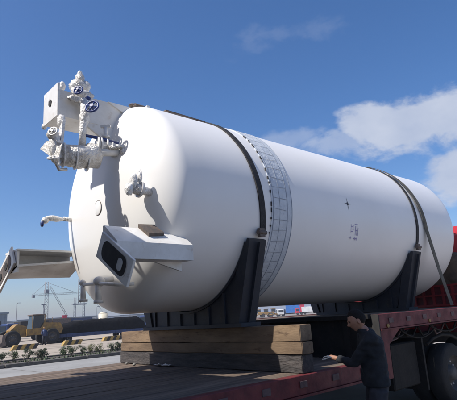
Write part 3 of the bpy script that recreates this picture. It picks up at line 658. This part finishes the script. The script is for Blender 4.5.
def container(x0, y0, z0, m, label, grp='unseen containers added beside the trailer to cast shade'):  # stack added out of view as a shade caster
    t = thing('shade_container', (x0+3, y0+1.2, z0), label, 'container', grp)
    for y, sg in ((y0, -1), (y0+2.4, 1)):
        b = MB(); n = 60; V = []
        for k in range(n+1):
            d = (0, .03, .03, 0)[k % 4]; x = x0+.1+5.8*k/n; V.append((b.b.verts.new((x, y-sg*d, z0+.15)), b.b.verts.new((x, y-sg*d, z0+2.45))))
        for A, B in zip(V, V[1:]): b.b.faces.new((A[0], B[0], B[1], A[1]))
        b.build('side_panel', m, t)
    for x in (x0+.02, x0+5.98): MB().bx(x-.02, x+.02, y0+.05, y0+2.35, z0+.15, z0+2.45).build('end_panel', m, t)
    MB().bx(x0+.05, x0+5.95, y0+.02, y0+2.38, z0+2.50, z0+2.54).build('roof', m, t)
    for x in (x0, x0+5.86):
        for y in (y0-.02, y0+2.28): MB().bx(x, x+.14, y, y+.14, z0, z0+2.59).build('corner_post', m, t)
    for z in (z0, z0+2.46):
        for y in (y0, y0+2.3): MB().bx(x0+.14, x0+5.86, y, y+.1, z+.01, z+.13).build('side_rail', m, t)
    return t
container(-9.45, -4.58, .006, GREEN, 'green container on the ground, lowest in the unseen stack added to cast shade')
container(-9.43, -4.58, 2.60, CLAD, 'grey container second from the ground in the unseen stack added to cast shade')
container(-9.45, -4.585, 5.194, RUST2, 'brown container third from the ground in the unseen stack added to cast shade')
container(-9.44, -4.58, 7.788, BLUE, 'blue container topmost in the unseen stack added to cast shade')

# ------------------------------------------------------------------ worker
def skin_mesh(name, verts, edges, radii, m, parent, root=0, sub=2):
    me = bpy.data.meshes.new(name); o0 = org(parent) if parent else Vector()
    me.from_pydata([Vector(v)-o0 for v in verts], edges, []); o = bpy.data.objects.new(name, me); COL.objects.link(o); o.parent = parent
    o.modifiers.new('skin', 'SKIN').use_smooth_shade = True
    for i, q in enumerate(me.skin_vertices[0].data):
        q.radius = radii[i] if isinstance(radii[i], tuple) else (radii[i], radii[i]); q.use_root = (i == root)
    s_ = o.modifiers.new('sub', 'SUBSURF'); s_.levels = sub; s_.render_levels = sub
    me.materials.append(m); return o
def bake(o):
    dg = bpy.context.evaluated_depsgraph_get(); me = bpy.data.meshes.new_from_object(o.evaluated_get(dg)); mt = o.data.materials[0]
    o.modifiers.clear(); o.data = me
    if not me.materials: me.materials.append(mt)
    for p in me.polygons: p.use_smooth = True
    return o
# body frame: facing F (towards the trailer and a little left), left side L towards the viewer
MX, MY = 1.44, -2.82
Fd = Vector((-.66, .75, 0)).normalized(); Ld = Vector((-Fd.y, Fd.x, 0))   # his left
def P(f, l, z): return Vector((MX, MY, 0)) + Fd*f + Ld*l + Vector((0, 0, z))
man = thing('person', (MX, MY, 0), 'man with short black hair and dark sweater, gloved hand reaching to the timber end', 'person')
HC = P(.10, 0, 1.565)                      # head centre
hrot = Matrix((Fd, Ld, Vector((0, 0, 1)))).transposed() @ Matrix.Rotation(R(17), 3, 'Y')
def head_pt(th, ph):
    # th 0..pi from top, ph around; +x face
    x, y, z = math.sin(th)*math.cos(ph), math.sin(th)*math.sin(ph), math.cos(th)
    X, Y_, Z = x*.098, y*.077, z*.122
    if z < 0:
        k = -z
        Y_ *= 1-.28*k*k
        if x < 0: X *= 1-.42*k                      # nape
        else: X *= 1-.06*k
    if x < 0: Y_ *= 1.03; X *= 1.02
    g = lambda cy, cz, sy, sz: math.exp(-((y-cy)/sy)**2-((z-cz)/sz)**2) if x > .2 else 0
    X += .024*g(0, -.22, .15, .13) + .012*g(0, -.05, .10, .2)         # nose
    X -= .010*(g(.33, .05, .17, .10)+g(-.33, .05, .17, .10))          # eye sockets
    X += .007*g(0, .20, .6, .08)                                      # brow
    X += .008*g(0, -.50, .26, .05) + .008*g(0, -.61, .22, .05) - .006*g(0, -.555, .3, .025)  # lips
    X += .015*g(0, -.86, .35, .14)                                    # chin
    return Vector((X, Y_, Z))
bm_ = MB(); nT, nP = 44, 56; ring = []
for i in range(nT+1):
    th = math.pi*i/nT; ring.append([bm_.b.verts.new(HC+hrot @ head_pt(th, 2*math.pi*j/nP)) for j in range(nP)])
for i in range(nT):
    for j in range(nP): bm_.b.faces.new((ring[i][j], ring[i+1][j], ring[i+1][(j+1) % nP], ring[i][(j+1) % nP]))
bmesh.ops.remove_doubles(bm_.b, verts=bm_.b.verts, dist=.0008)
for sg in (-1, 1):
    vs = bmesh.ops.create_icosphere(bm_.b, subdivisions=3, radius=1)['verts']
    for v in vs:
        c = v.co.copy(); d = math.hypot(c.x/.9, c.z)
        q = Vector((c.x*.019, c.y*.009*(1 if d > .55 else .35), c.z*.033*(1 if c.z > 0 else .9)))
        v.co = HC+hrot @ (Matrix.Rotation(R(20)*sg, 3, 'Z') @ q+Vector((-.010, sg*.087, -.014)))
head_tmp = bm_.build('head_tmp', SKIN, man, smooth=True)
# body skeleton (skin, under the clothes; neck, wrist bare)
LH = Vector((1.30, -2.36, 1.165))      # left hand near the timber end
LS, RS = P(.0, .17, 1.36), P(.02, -.18, 1.36)
LE = (LS+LH)/2+Vector((-.03, -.06, -.15)); 
fdir = (LH-LE).normalized(); LW = LH-fdir*.075
RE = RS+Fd*.02+Vector((0, 0, -.29)); RW = RE-Fd*.02+Ld*.02+Vector((0, 0, -.24)); RH = RW+Vector((0, 0, -.08))
V = [P(-.04, 0, .95), P(-.03, 0, 1.12), P(-.005, 0, 1.30), P(.005, 0, 1.41), P(.04, 0, 1.46), P(.075, 0, 1.51),
     LS, LE, LW, LH, RS, RE, RW, RH,
     P(-.03, .10, .88), P(.02, .11, .48), P(-.03, .12, .09), P(.10, .13, .04), P(-.03, -.10, .88), P(.03, -.12, .48), P(-.04, -.13, .09), P(.09, -.14, .04)]
E_ = [(0, 1), (1, 2), (2, 3), (3, 4), (4, 5), (3, 6), (6, 7), (7, 8), (8, 9), (3, 10), (10, 11), (11, 12), (12, 13), (0, 14), (14, 15), (15, 16), (16, 17), (0, 18), (18, 19), (19, 20), (20, 21)]
Rr = [.09, .10, .10, .06, .054, .052, .055, .04, .028, .03, .055, .04, .028, .03, .055, .05, .035, .035, .055, .05, .035, .035]
body = bake(skin_mesh('body_tmp', V, E_, Rr, SKIN, man))
# left glove hand and right hand: palm + five fingers each
def hand(Wp, fd, up, m, nm, parent, curl=.5, side=1):
    fd = fd.normalized(); sidev = fd.cross(up).normalized()*side; up = sidev.cross(fd).normalized()*side
    W0 = Wp
    b = MB(); parts = []
    palm = skin_mesh(nm, [W0-fd*.02, W0+fd*.02, W0+fd*.06, W0+fd*.09], [(0, 1), (1, 2), (2, 3)], [(.026, .021), (.036, .019), (.043, .017), (.040, .014)], m, parent); bake(palm); parts.append(palm)
    for i, (off, L) in enumerate(((-.033, .068), (-.011, .080), (.011, .077), (.032, .060))):
        p0 = W0+fd*.075+sidev*off; d = fd.copy(); pts = [p0-fd*.02, p0]; p = p0; a = 0
        for s_, k in ((.45, .5), (.32, .9), (.23, .7)):
            a += curl*k; d = fd*math.cos(a)-up*math.sin(a); p = p+d*L*s_; pts.append(p)
        parts.append(bake(skin_mesh('finger', pts, [(i_, i_+1) for i_ in range(4)], [.009, .0095, .009, .008, .0065], m, parent)))
    p0 = W0+fd*.025-sidev*.03; d = (fd*.6-sidev*.6-up*.45).normalized()
    parts.append(bake(skin_mesh('thumb', [p0+sidev*.015, p0, p0+d*.035, p0+(d*.062+fd*.012), p0+d*.075+fd*.03], [(0, 1), (1, 2), (2, 3), (3, 4)], [.012, .013, .011, .010, .008], m, parent)))
    return parts
gl = hand(LW+fdir*.02, fdir, Vector((0, 0, 1)), GLOVE, 'glove', man, .55, 1)
rh = hand(RW+Vector((0, 0, -.02)), Vector((.0, .0, -1))+Fd*.15, -Fd, GLOVE, 'glove', man, .7, -1)
def join(objs, name, m, parent):
    b = bmesh.new()
    for o in objs:
        b.from_mesh(o.data); d = o.data
    me = bpy.data.meshes.new(name); b.to_mesh(me); b.free()
    for p in me.polygons: p.use_smooth = True; p.material_index = 0
    me.materials.clear(); me.materials.append(m)
    for o in objs: bpy.data.objects.remove(o)
    r = bpy.data.objects.new(name, me); COL.objects.link(r); r.parent = parent; return r
join([body, head_tmp], 'body', SKIN, man)
join(gl, 'glove', GLOVE, man); join(rh, 'glove', GLOVE, man)
def loft(b, rings, seg=28):
    V = []
    for f, l, z, wl_, wf in rings: V.append([b.b.verts.new(P(f+wf*math.sin(2*math.pi*k/seg), l+wl_*math.cos(2*math.pi*k/seg), z)) for k in range(seg)])
    for A, B in zip(V, V[1:]):
        for k in range(seg): b.b.faces.new((A[k], A[(k+1) % seg], B[(k+1) % seg], B[k]))
    b.b.faces.new(V[0]); b.b.faces.new(V[-1])
def spl(pts, rad, n=7):
    O, Q = [], []; pts = [Vector(p) for p in pts]
    for i in range(len(pts)-1):
        p0, p1, p2, p3 = pts[max(i-1, 0)], pts[i], pts[i+1], pts[min(i+2, len(pts)-1)]
        for k in range(n):
            t = k/n; O.append(.5*((2*p1)+(p2-p0)*t+(2*p0-5*p1+4*p2-p3)*t*t+(3*p1-p0-3*p2+p3)*t*t*t)); Q.append(rad[i]+(rad[i+1]-rad[i])*t)
    return O+[pts[-1]], Q+[rad[-1]]
def remesh(o, vox, fold):
    r = o.modifiers.new('r', 'REMESH'); r.mode = 'VOXEL'; r.voxel_size = vox
    q = o.modifiers.new('s', 'SMOOTH'); q.factor = .6; q.iterations = 5; bake(o)
    for v in o.data.vertices:
        c = v.co+org(man); n_ = v.normal; v.co += n_*fold*(noise.noise(Vector((c.x*9, c.y*9, c.z*20)))+.7*noise.noise(c*11))
b = MB(); loft(b, [(-.045, 0, .84, .185, .120), (-.035, 0, .86, .20, .145), (-.03, 0, .93, .195, .148), (-.03, 0, 1.05, .188, .142), (-.03, 0, 1.17, .188, .138), (-.03, 0, 1.28, .205, .138), (-.025, 0, 1.355, .20, .122), (-.01, 0, 1.40, .155, .09), (.005, 0, 1.435, .122, .10), (.022, 0, 1.462, .088, .086), (.035, 0, 1.478, .078, .078)])
for S0, E0, W1 in ((LS, LE, LW-fdir*.05), (RS, RE, RW+Vector((0, 0, .04)))):
    pp, qq = spl([S0-Ld*(.06 if S0 is LS else -.06)+Vector((0, 0, .0)), S0, (S0+E0)/2, E0, (E0+W1)/2, W1], [.07, .078, .064, .058, .050, .043]); b.tube(pp, qq, 16)
remesh(b.build('sweater', CLOTH, man), .013, .017)
b = MB(); loft(b, [(-.04, 0, .78, .16, .115), (-.04, 0, .90, .172, .12), (-.04, 0, 1.0, .16, .11)])
for H_, K_, A_ in ((P(-.03, .095, .82), P(.02, .11, .48), P(-.03, .12, .10)), (P(-.03, -.095, .82), P(.03, -.12, .48), P(-.04, -.13, .10))):
    pp, qq = spl([H_, K_, A_], [.105, .082, .068]); b.tube(pp, qq, 16)
remesh(b.build('trousers', TROUS, man), .014, .008)
for f0, l in ((-.03, .125), (-.04, -.135)):
    bake(skin_mesh('shoe', [P(f0-.07, l, .05), P(f0+.02, l, .055), P(f0+.12, l, .04), P(f0+.18, l, .035)], [(0, 1), (1, 2), (2, 3)], [(.04, .045), (.045, .05), (.045, .036), (.036, .03)], SHOE, man, 1))
# hair cap
hb_ = MB(); ring = []
def hair_off(th, ph):
    x, y, z = math.sin(th)*math.cos(ph), math.sin(th)*math.sin(ph), math.cos(th)
    line = .58 if x > .35 else (.58-.70*min(1, (.35-x)/.45) if x > -.1 else -.12-.32*min(1, (-.1-x)/.5))
    return z-line+.10*noise.noise(Vector((x*9, y*9, z*9)))
for i in range(41):
    th = math.pi*.72*i/40; row = []
    for j in range(72):
        ph = 2*math.pi*j/72; h_ = hair_off(th, ph); p = head_pt(th, ph)
        t_ = max(-.004, min(.010, h_*.035))+ (.0035*noise.noise(p*110) if h_ > 0 else 0); d = p.normalized()
        row.append(hb_.b.verts.new(HC+hrot @ (p+d*t_)))
    ring.append(row)
for i in range(40):
    for j in range(72): hb_.b.faces.new((ring[i][j], ring[i+1][j], ring[i+1][(j+1) % 72], ring[i][(j+1) % 72]))
hb_.build('hair', HAIR, man, smooth=True)
for sg in (-1, 1):
    eb = MB(); eb.lump(HC+hrot @ Vector((.088, sg*.030, .010)), (.006, .013, .005), .05, 2, 2, 1); eb.build('eye', mat('eye_white', (.05, .04, .035), (.04, .03, .03), 9, .3), man)
    eb = MB(); eb.lump(HC+hrot @ Vector((.093, sg*.032, .026)), (.005, .018, .003), .2, 4, 2, 2); eb.build('eyebrow', HAIR, man)

# ------------------------------------------------------------------ far yard
BG = 'striped concrete barriers across the yard'
def barrier(x, y, n, label):
    t = thing('striped_barrier', (x, y, 0), label, 'barrier', BG); L_ = .34*n
    for k in range(n):
        a = x+k*.34; sh = .30
        MB().prism([(a, y-.22, .01), (a+.335, y-.22, .01), (a+.335+sh, y-.14, .42), (a+sh, y-.14, .42)], (0, .42, 0)).build('stripe_block', SYEL if k % 2 == 0 else SBLK, t)
    return t
barrier(10.2, 36.7, 6, 'yellow and black striped barrier in front of the wheel loader')
barrier(14.9, 37.5, 5, 'yellow and black striped barrier, middle one of three')
barrier(19.6, 39, 6, 'yellow and black striped barrier left of the timber stack')
# wheel loader, side on, bucket to the left
wl = thing('wheel_loader', (15.0, 46, 0), 'yellow wheel loader with dark cab parked across the yard at left', 'wheel loader')
yl = 46
MB().prism([(14.4, yl-1, 1.0), (18.0, yl-1, 1.0), (18.2, yl-1, 1.5), (17.9, yl-1, 2.1), (16.2, yl-1, 2.2), (15.9, yl-1, 1.7), (14.4, yl-1, 1.6)], (0, 1.9, 0)).build('engine_hood', YEL, wl)
MB().prism([(13.0, yl-.7, 1.0), (14.5, yl-.7, .9), (14.5, yl-.7, 1.9), (13.6, yl-.7, 2.2), (12.9, yl-.7, 1.6)], (0, 1.3, 0)).build('front_frame', YEL, wl)
cb = MB().prism([(15.0, yl-.75, 1.6), (16.3, yl-.75, 1.6), (16.2, yl-.75, 2.95), (15.2, yl-.75, 2.95)], (0, 1.5, 0)).build('cab', GLASS, wl)
MB().bx(15.05, 16.35, yl-.85, yl+.85, 2.96, 3.08, .03).build('cab_roof', RUST, wl)
for x in (15.0, 16.25): MB().bx(x, x+.1, yl-.79, yl-.755, 1.6, 2.96).build('cab_pillar', YEL, wl)
MB().prism([(13.6, yl-.5, 1.9), (13.9, yl-.5, 2.15), (12.4, yl-.5, 1.0), (12.1, yl-.5, .75)], (0, .25, 0)).prism([(13.6, yl+.3, 1.9), (13.9, yl+.3, 2.15), (12.4, yl+.3, 1.0), (12.1, yl+.3, .75)], (0, .25, 0)).build('lift_arm', YEL, wl)
MB().prism([(12.3, yl-1.4, .15), (11.3, yl-1.4, .1), (11.35, yl-1.4, .25), (11.9, yl-1.4, .5), (12.0, yl-1.4, 1.25), (12.35, yl-1.4, 1.15)], (0, 2.8, 0)).build('bucket', RUST, wl)
MB().cyl((17.3, yl-.3, 2.1), (17.3, yl-.3, 2.75), .05, seg=8).build('exhaust_pipe', RUST, wl)
for x in (12.95, 16.9):
    for y in (yl-1.15, yl+1.15): make_wheel(wl, x, y, .78, .5, -1 if y < yl else 1)
# tarp covered load on a blue flat trailer
bt = thing('flatbed_trailer', (23, 47, 0), 'low blue flatbed trailer across the yard under the black tarped load', 'trailer')
MB().bx(16.6, 30.0, 45.7, 48.2, .62, .86, .02).build('bed', BLUE, bt); MB().bx(16.6, 29.9, 45.62, 45.69, .50, .84).build('side_rail', BLUE, bt)
for i in range(20): MB().bx(16.9+i*.65, 16.98+i*.65, 45.59, 45.618, .50, .84).build('rail_rib', BLUE, bt)
for x in (18.2, 19.3, 26.0, 27.1, 28.2): make_wheel(bt, x, 46.1, .36, .3, -1); make_wheel(bt, x, 47.9, .36, .3, 1)
b = MB(); prof = [(17.6, .87, .87), (17.9, 1.5, 1.0), (19.0, 1.95, 1.1), (20.5, 2.15, 1.15), (22.5, 2.3, 1.2), (24.5, 2.25, 1.2), (26.5, 2.35, 1.2), (28.0, 2.3, 1.15), (28.8, 1.9, 1.1), (29.1, .95, .87)]
V = []
nn = 60
for i in range(nn+1):
    x = 17.6+11.5*i/nn
    for (a, b_) in zip(prof, prof[1:]):
        if a[0] <= x <= b_[0]+1e-6: f = (x-a[0])/(b_[0]-a[0]); h_ = a[1]+(b_[1]-a[1])*f; break
    row = []
    for j in range(13):
        t_ = math.pi*j/12; yy = 47-1.18*math.copysign(abs(math.cos(t_))**.5, math.cos(t_)); zz = .87+(h_-.87)*abs(math.sin(t_))**.5
        q = Vector((x, yy, zz)); k = noise.noise(q*1.3)*.13+noise.noise(q*4)*.05
        row.append(b.b.verts.new(q+Vector((0, -k*.5, k)) if 0 < j < 12 else q))
    V.append(row)
for A, B in zip(V, V[1:]):
    for j in range(12): b.b.faces.new((A[j], A[j+1], B[j+1], B[j])).smooth = True
b.b.faces.new(V[0]); b.b.faces.new(V[-1])
tl = tag(b.build('tarped_load', TARP), 'long low load under a sagging black tarpaulin on the blue flatbed', 'tarped load')
# people by the loader
def far_person(x, y, m, label, z=0):
    t = thing('person', (x, y, z), label, 'person', 'far workers by the loader')
    b = MB(); b.tube([(x, y, z+.85), (x, y, z+1.1), (x, y, z+1.38), (x, y, z+1.5)], [.17, .17, .2, .07], 10); b.tube([(x-.2, y, z+1.4), (x-.28, y-.05, z+1.1), (x-.2, y-.2, z+.95)], [.06, .05, .04], 6); b.tube([(x+.2, y, z+1.4), (x+.28, y-.05, z+1.1), (x+.24, y-.1, z+.85)], [.06, .05, .04], 6); b.build('jacket', m, t)
    b = MB(); b.tube([(x-.1, y, z+.9), (x-.12, y, z+.45), (x-.13, y, z+.02)], [.1, .08, .06], 8); b.tube([(x+.1, y, z+.9), (x+.14, y+.05, z+.45), (x+.15, y, z+.02)], [.1, .08, .06], 8); b.build('trousers', TROUS, t)
    MB().lump((x, y, z+1.63), (.09, .1, .12), .02, 2, 2, 1).build('head', SKIN, t)
    MB().lump((x, y, z+1.68), (.13, .13, .09), .02, 2, 2, 1).build('hard_hat', YEL, t)
far_person(15.4, 43.0, BLUE, 'worker in blue overalls standing at rear of the yellow loader')
# grey blue building at the left edge with green bins in front
bd = thing('grey_shed', (10, 80, 0), 'grey blue clad shed at far left edge of the yard', 'building')
MB().bx(0, 23.4, 80, 98, 0, 4.3).build('wall', CLAD, bd); MB().bx(-.2, 23.6, 79.8, 98.2, 4.3, 4.55).build('roof', CLAD, bd)
for i in range(40): MB().bx(.4+i*.58, .46+i*.58, 79.95, 79.997, .1, 4.28).build('cladding_rib', CLAD, bd)
MB().bx(19.4, 22.4, 79.90, 79.94, .05, 3.1).build('roller_door', DARK, bd)
for i in range(2):
    x = 18.6+i*3.1-i*0; 
    t = thing('green_skip', (12.3-i*3.3, 60, 0), ('green steel skip parked before grey shed, nearer the loader' if i == 0 else 'green steel skip before grey shed, cut by left edge'), 'skip', 'green skips in front of the shed')
    xx = 16.2-i*3.2
    MB().prism([(xx-2.6, 60, .2), (xx, 60, .2), (xx+.25, 60, 1.55), (xx-2.9, 60, 1.55)], (0, 1.8, 0)).build('bin', GREEN, t)
    for k in range(5): MB().bx(xx-2.6+k*.6, xx-2.5+k*.6, 59.93, 59.998, .25, 1.5).build('rib', GREEN, t)
# long white sheds and silo beyond
def shed(x0, x1, y0, y1, h, m, label, nwin, band_=None):
    t = thing('site_shed', ((x0+x1)/2, y0, 0), label, 'building')
    MB().bx(x0, x1, y0, y1, 0, h).build('wall', m, t); MB().bx(x0-.2, x1+.2, y0-.2, y1+.2, h, h+.2).build('roof', CLAD, t)
    for k in range(nwin):
        xa = x0+(x1-x0)*(k+.3)/nwin; f = MB().bx(xa, xa+(x1-x0)/nwin*.4, y0-.06, y0-.01, h*.5, h*.75).build('window', GLASS, t)
    if band_: MB().bx(x0+1, x1-1, y0-.12, y0-.07, h*.8, h*.97).build('sign_band', band_, t)
    return t
shed(36.0, 47.0, 95, 103, 3.3, WWALL, 'white low office shed behind the tarped load, with blue sign band', 5, BLUE)
b = thing('sign_block', (42, 94, 0), 'small red lettered board on post beside the white shed', 'sign')
MB().bx(38.8, 39.8, 93.9, 94.05, 3.2, 3.9).build('panel', MAGENTA, b); MB().cyl((39.3, 94.15, 0), (39.3, 94.15, 3.4), .08, seg=6).build('post', LATT, b)
sl = thing('cream_silo', (44.5, 84, 0), 'cream cylindrical silo rising behind the tarped load under the tank', 'silo')
MB().cyl((43.0, 84, 0), (43.0, 84, 3.6), .95, seg=24).build('drum', CREAM, sl); MB().cyl((43.0, 84, 3.6), (43.0, 84, 3.95), .95, .4, 24).build('lid', CREAM, sl)
shed(17+18, 50, 140, 150, 3.6, WWALL, 'pale distant warehouse behind the loader', 6)
shed(55, 74, 170, 184, 4.6, CLAD, 'long grey distant warehouse between the cranes', 7)
shed(80, 104, 172, 186, 4.2, WWALL, 'long white distant warehouse below the tank dome', 8)
shed(52, 75, 112, 120, 2.4, WWALL, 'flat white hut row behind right end of the tarped load', 8, BLUE)
shed(120, 160, 215, 230, 5, CLAD, 'distant grey hall seen below the tank', 9)
# blue van near the saddle gap
def truck(x, y, cm, bmx, label, L=6, H=3.0, rot=-.9, wheelr=.45, kind='truck'):
    t = thing('parked_truck', (0, 0, 0), label, kind, 'vehicles parked far across the yard')
    cb_ = MB().bx(-L/2, -L/2+1.7, -1.15, 1.15, .6, 2.5, .12).build('cab', cm, t)
    MB().bx(-L/2-.02, -L/2+.0, -.95, .95, 1.5, 2.2).build('windscreen', GLASS, cb_)
    for sg in (-1, 1): MB().bx(-L/2+.4, -L/2+1.3, sg*1.155-.01, sg*1.155+.01, 1.5, 2.2).build('side_window', GLASS, cb_)
    MB().bx(-L/2+1.85, L/2, -1.2, 1.2, .95, H, .03).build('cargo_body', bmx, t)
    MB().bx(-L/2+.3, L/2, -.5, .5, .55, .9).build('chassis', CHASSIS, t)
    for x_ in (-L/2+.9, L/2-1.2):
        for y_ in (-1.0, 1.0): make_wheel(t, x_, y_, wheelr, .3, -1 if y_ < 0 else 1)
    t.location = (x, y, 0); t.rotation_euler = (0, 0, rot); return t
truck(38.5, 58, BLUE, WWALL, 'small truck with blue cab glimpsed between dome and timber stack', 5, 2.3, .2)
truck(139.8, 118.8, BLUE, BBLUE, 'truck with bright blue box body seen in gap under the tank', 7.5, 4.2, -.85)
truck(137.0, 121.9, WWALL, WWALL, 'small white truck left of the blue box truck in the gap', 5, 2.6, .9)
truck(142.0, 116.2, MAGENTA, MAGENTA, 'short pinkish red truck right of the blue box truck', 3.6, 4.0, -.8)
truck(144.7, 113.0, GREEN, WWALL, 'green cabbed truck with white body in the gap', 7, 2.9, 2.3)
truck(147.2, 109.7, GREEN, GREEN, 'all green truck farthest right in the gap under the tank', 6, 3.0, 2.2)
truck(12.9, 63, SBLK, CHASSIS, 'black boxy truck parked behind the front of the yellow loader', 5.5, 2.5, .1)
truck(21.5, 66, BLUE, SBLK, 'dark truck with blue cab behind the rear of the yellow loader', 6, 2.7, .05)
truck(28.5, 70, SBLK, RUST, 'rust coloured tipper behind the left end of the tarped load', 6, 2.9, 3.1)
for i, (x_, y_, h_) in enumerate(((38, 120, 8), (62, 125, 6.5))):
    t = thing('lamp_post', (x_, y_, 0), ('slim far lamp post left of the yellow loader cab', 'slim far lamp post just left of the cream silo')[i], 'lamp post', 'lamp posts across the yard')
    MB().tube([(x_, y_, 0), (x_, y_, h_-.3), (x_+.3, y_, h_)], [.08, .05, .04], 6).build('pole', LATT, t); MB().bx(x_+.2, x_+1.0, y_-.12, y_+.12, h_-.03, h_+.1).build('lamp_head', LATT, t)
# yellow machines in the gap
def roller(x, y, label, rot):
    t = thing('road_roller', (0, 0, 0), label, 'road roller', 'yellow machines parked far across the yard')
    MB().bx(-.4, 2.6, -.9, .9, .9, 1.9, .1).build('hood', YEL, t); MB().bx(-.9, .7, -.8, .8, 1.5, 2.9, .05).build('cab', GLASS, t); MB().bx(-1.0, .8, -.9, .9, 2.9, 3.05).build('cab_roof', YEL, t)
    MB().cyl((-2, -1, .75), (-2, 1, .75), .75, seg=24).build('drum', RIM, t); MB().bx(-2.6, -1.0, -1.2, -1.05, .6, 1.0).bx(-2.6, -1.0, 1.05, 1.2, .6, 1.0).bx(-1.2, -.5, -1.2, 1.2, .7, 1.2).build('drum_frame', YEL, t)
    for y_ in (-.8, .8): make_wheel(t, 1.6, y_, .7, .45, -1 if y_ < 0 else 1)
    t.location = (x, y, 0); t.rotation_euler = (0, 0, rot)
roller(131.4, 127.8, 'yellow road roller farthest left in the gap under the tank', -.8)
roller(133.3, 125.9, 'yellow road roller beside white truck in the gap under tank', 2.2)
roller(135.2, 123.9, 'yellow road roller nearest the viewer in the gap under tank', 2.5)
structure(MB().box((123.3, 104.2, .09), (70, .35, .16), Matrix.Rotation(R(-45), 3, 'Z')).build('kerb_line', KERB))

# cranes
def lattice(b, p0, p1, w_, n, r=.06, w1=None):
    p0, p1 = Vector(p0), Vector(p1); d = (p1-p0); x = d.cross(Vector((.3, 1, .1))).normalized(); y = d.cross(x).normalized(); w1 = w_ if w1 is None else w1
    def q(i, sx, sy): t = i/n; ww = (w_+(w1-w_)*t)/2; return p0+d*t+x*sx*ww+y*sy*ww
    cs_ = [(-1, -1), (1, -1), (1, 1), (-1, 1)]
    for c in cs_: b.tube([q(0, *c), q(n, *c)], r, 4)
    for i in range(n):
        for k in range(4):
            a, c = cs_[k], cs_[(k+1) % 4]; b.tube([q(i, *a), q(i+1, *c)] if i % 2 else [q(i, *c), q(i+1, *a)], r*.6, 3)
    return b
c1 = thing('tower_crane', (57, 150, 0), 'tall lattice crane with slanting backstay on horizon between the legs', 'crane')
lattice(MB(), (57.1, 150, 0), (57.1, 150, 16.0), 1.2, 14, .07, .9).build('mast', LATT, c1)
lattice(MB(), (52.5, 150, 11.9), (67.5, 150, 12.2), .5, 14, .035).build('jib', LATT, c1)
lattice(MB(), (58.2, 150, 14.5), (66.0, 150, 1.5), .5, 12, .045).build('boom', LATT, c1)
MB().tube([(57.1, 150, 15.8), (53, 150, 12.2)], .05, 4).tube([(57.1, 150, 15.8), (67, 150, 12.4)], .05, 4).build('tie_rod', LATT, c1)
MB().bx(52.5, 53.3, 149.6, 150.4, 11.0, 11.8).build('counterweight', LATT, c1); MB().bx(56.5, 57.7, 149.4, 150.6, 12.4, 13.5).build('operator_cab', LATT, c1)
c2 = thing('gantry_crane', (86, 190, 0), 'distant portal crane under the hanging drain flanges of the tank', 'crane')
for x in (84.5, 88.5): lattice(MB(), (x, 190, 0), (x+.3, 190, 13), .8, 10, .07).build('portal_leg', LATT, c2)
MB().bx(83.6, 89.6, 189.3, 190.7, 10.0, 10.5).build('portal_beam', LATT, c2); lattice(MB(), (86.8, 190, 10.6), (86.8, 190, 21), 1.0, 8, .07).build('mast', LATT, c2)
MB().tube([(80, 190, 12.6), (95, 190, 12.2)], .05, 4).tube([(86.8, 190, 20), (98, 190, 6)], .04, 4).build('stay_cable', LATT, c2)
for x, y, h, lb in ((52.4, 140, 8.2, 'thin lighting mast left of lattice crane'), (111, 190, 14, 'thin lighting mast behind the tank dome bottom')):
    t = thing('light_mast', (x, y, 0), lb, 'mast'); MB().tube([(x, y, 0), (x, y, h)], [.16, .1], 6).build('pole', LATT, t); MB().bx(x-.7, x+.7, y-.2, y+.2, h, h+.25).build('lamp_bar', LATT, t)

# ------------------------------------------------------------------ air
hz_ = bpy.data.materials.new('air'); hz_.use_nodes = True; t = hz_.node_tree; t.nodes.clear()
pv = t.nodes.new('ShaderNodeVolumePrincipled'); pv.inputs['Color'].default_value = (.86, .9, 1, 1); pv.inputs['Density'].default_value = .0007; pv.inputs['Anisotropy'].default_value = .3
om = t.nodes.new('ShaderNodeOutputMaterial'); t.links.new(pv.outputs[0], om.inputs['Volume'])
hb2 = MB().bx(-3100, 4600, -3100, 4600, -1.2, 24).build('haze', hz_); hb2['kind'] = 'stuff'
tag(hb2, 'thin pale haze over the port yard', 'haze')
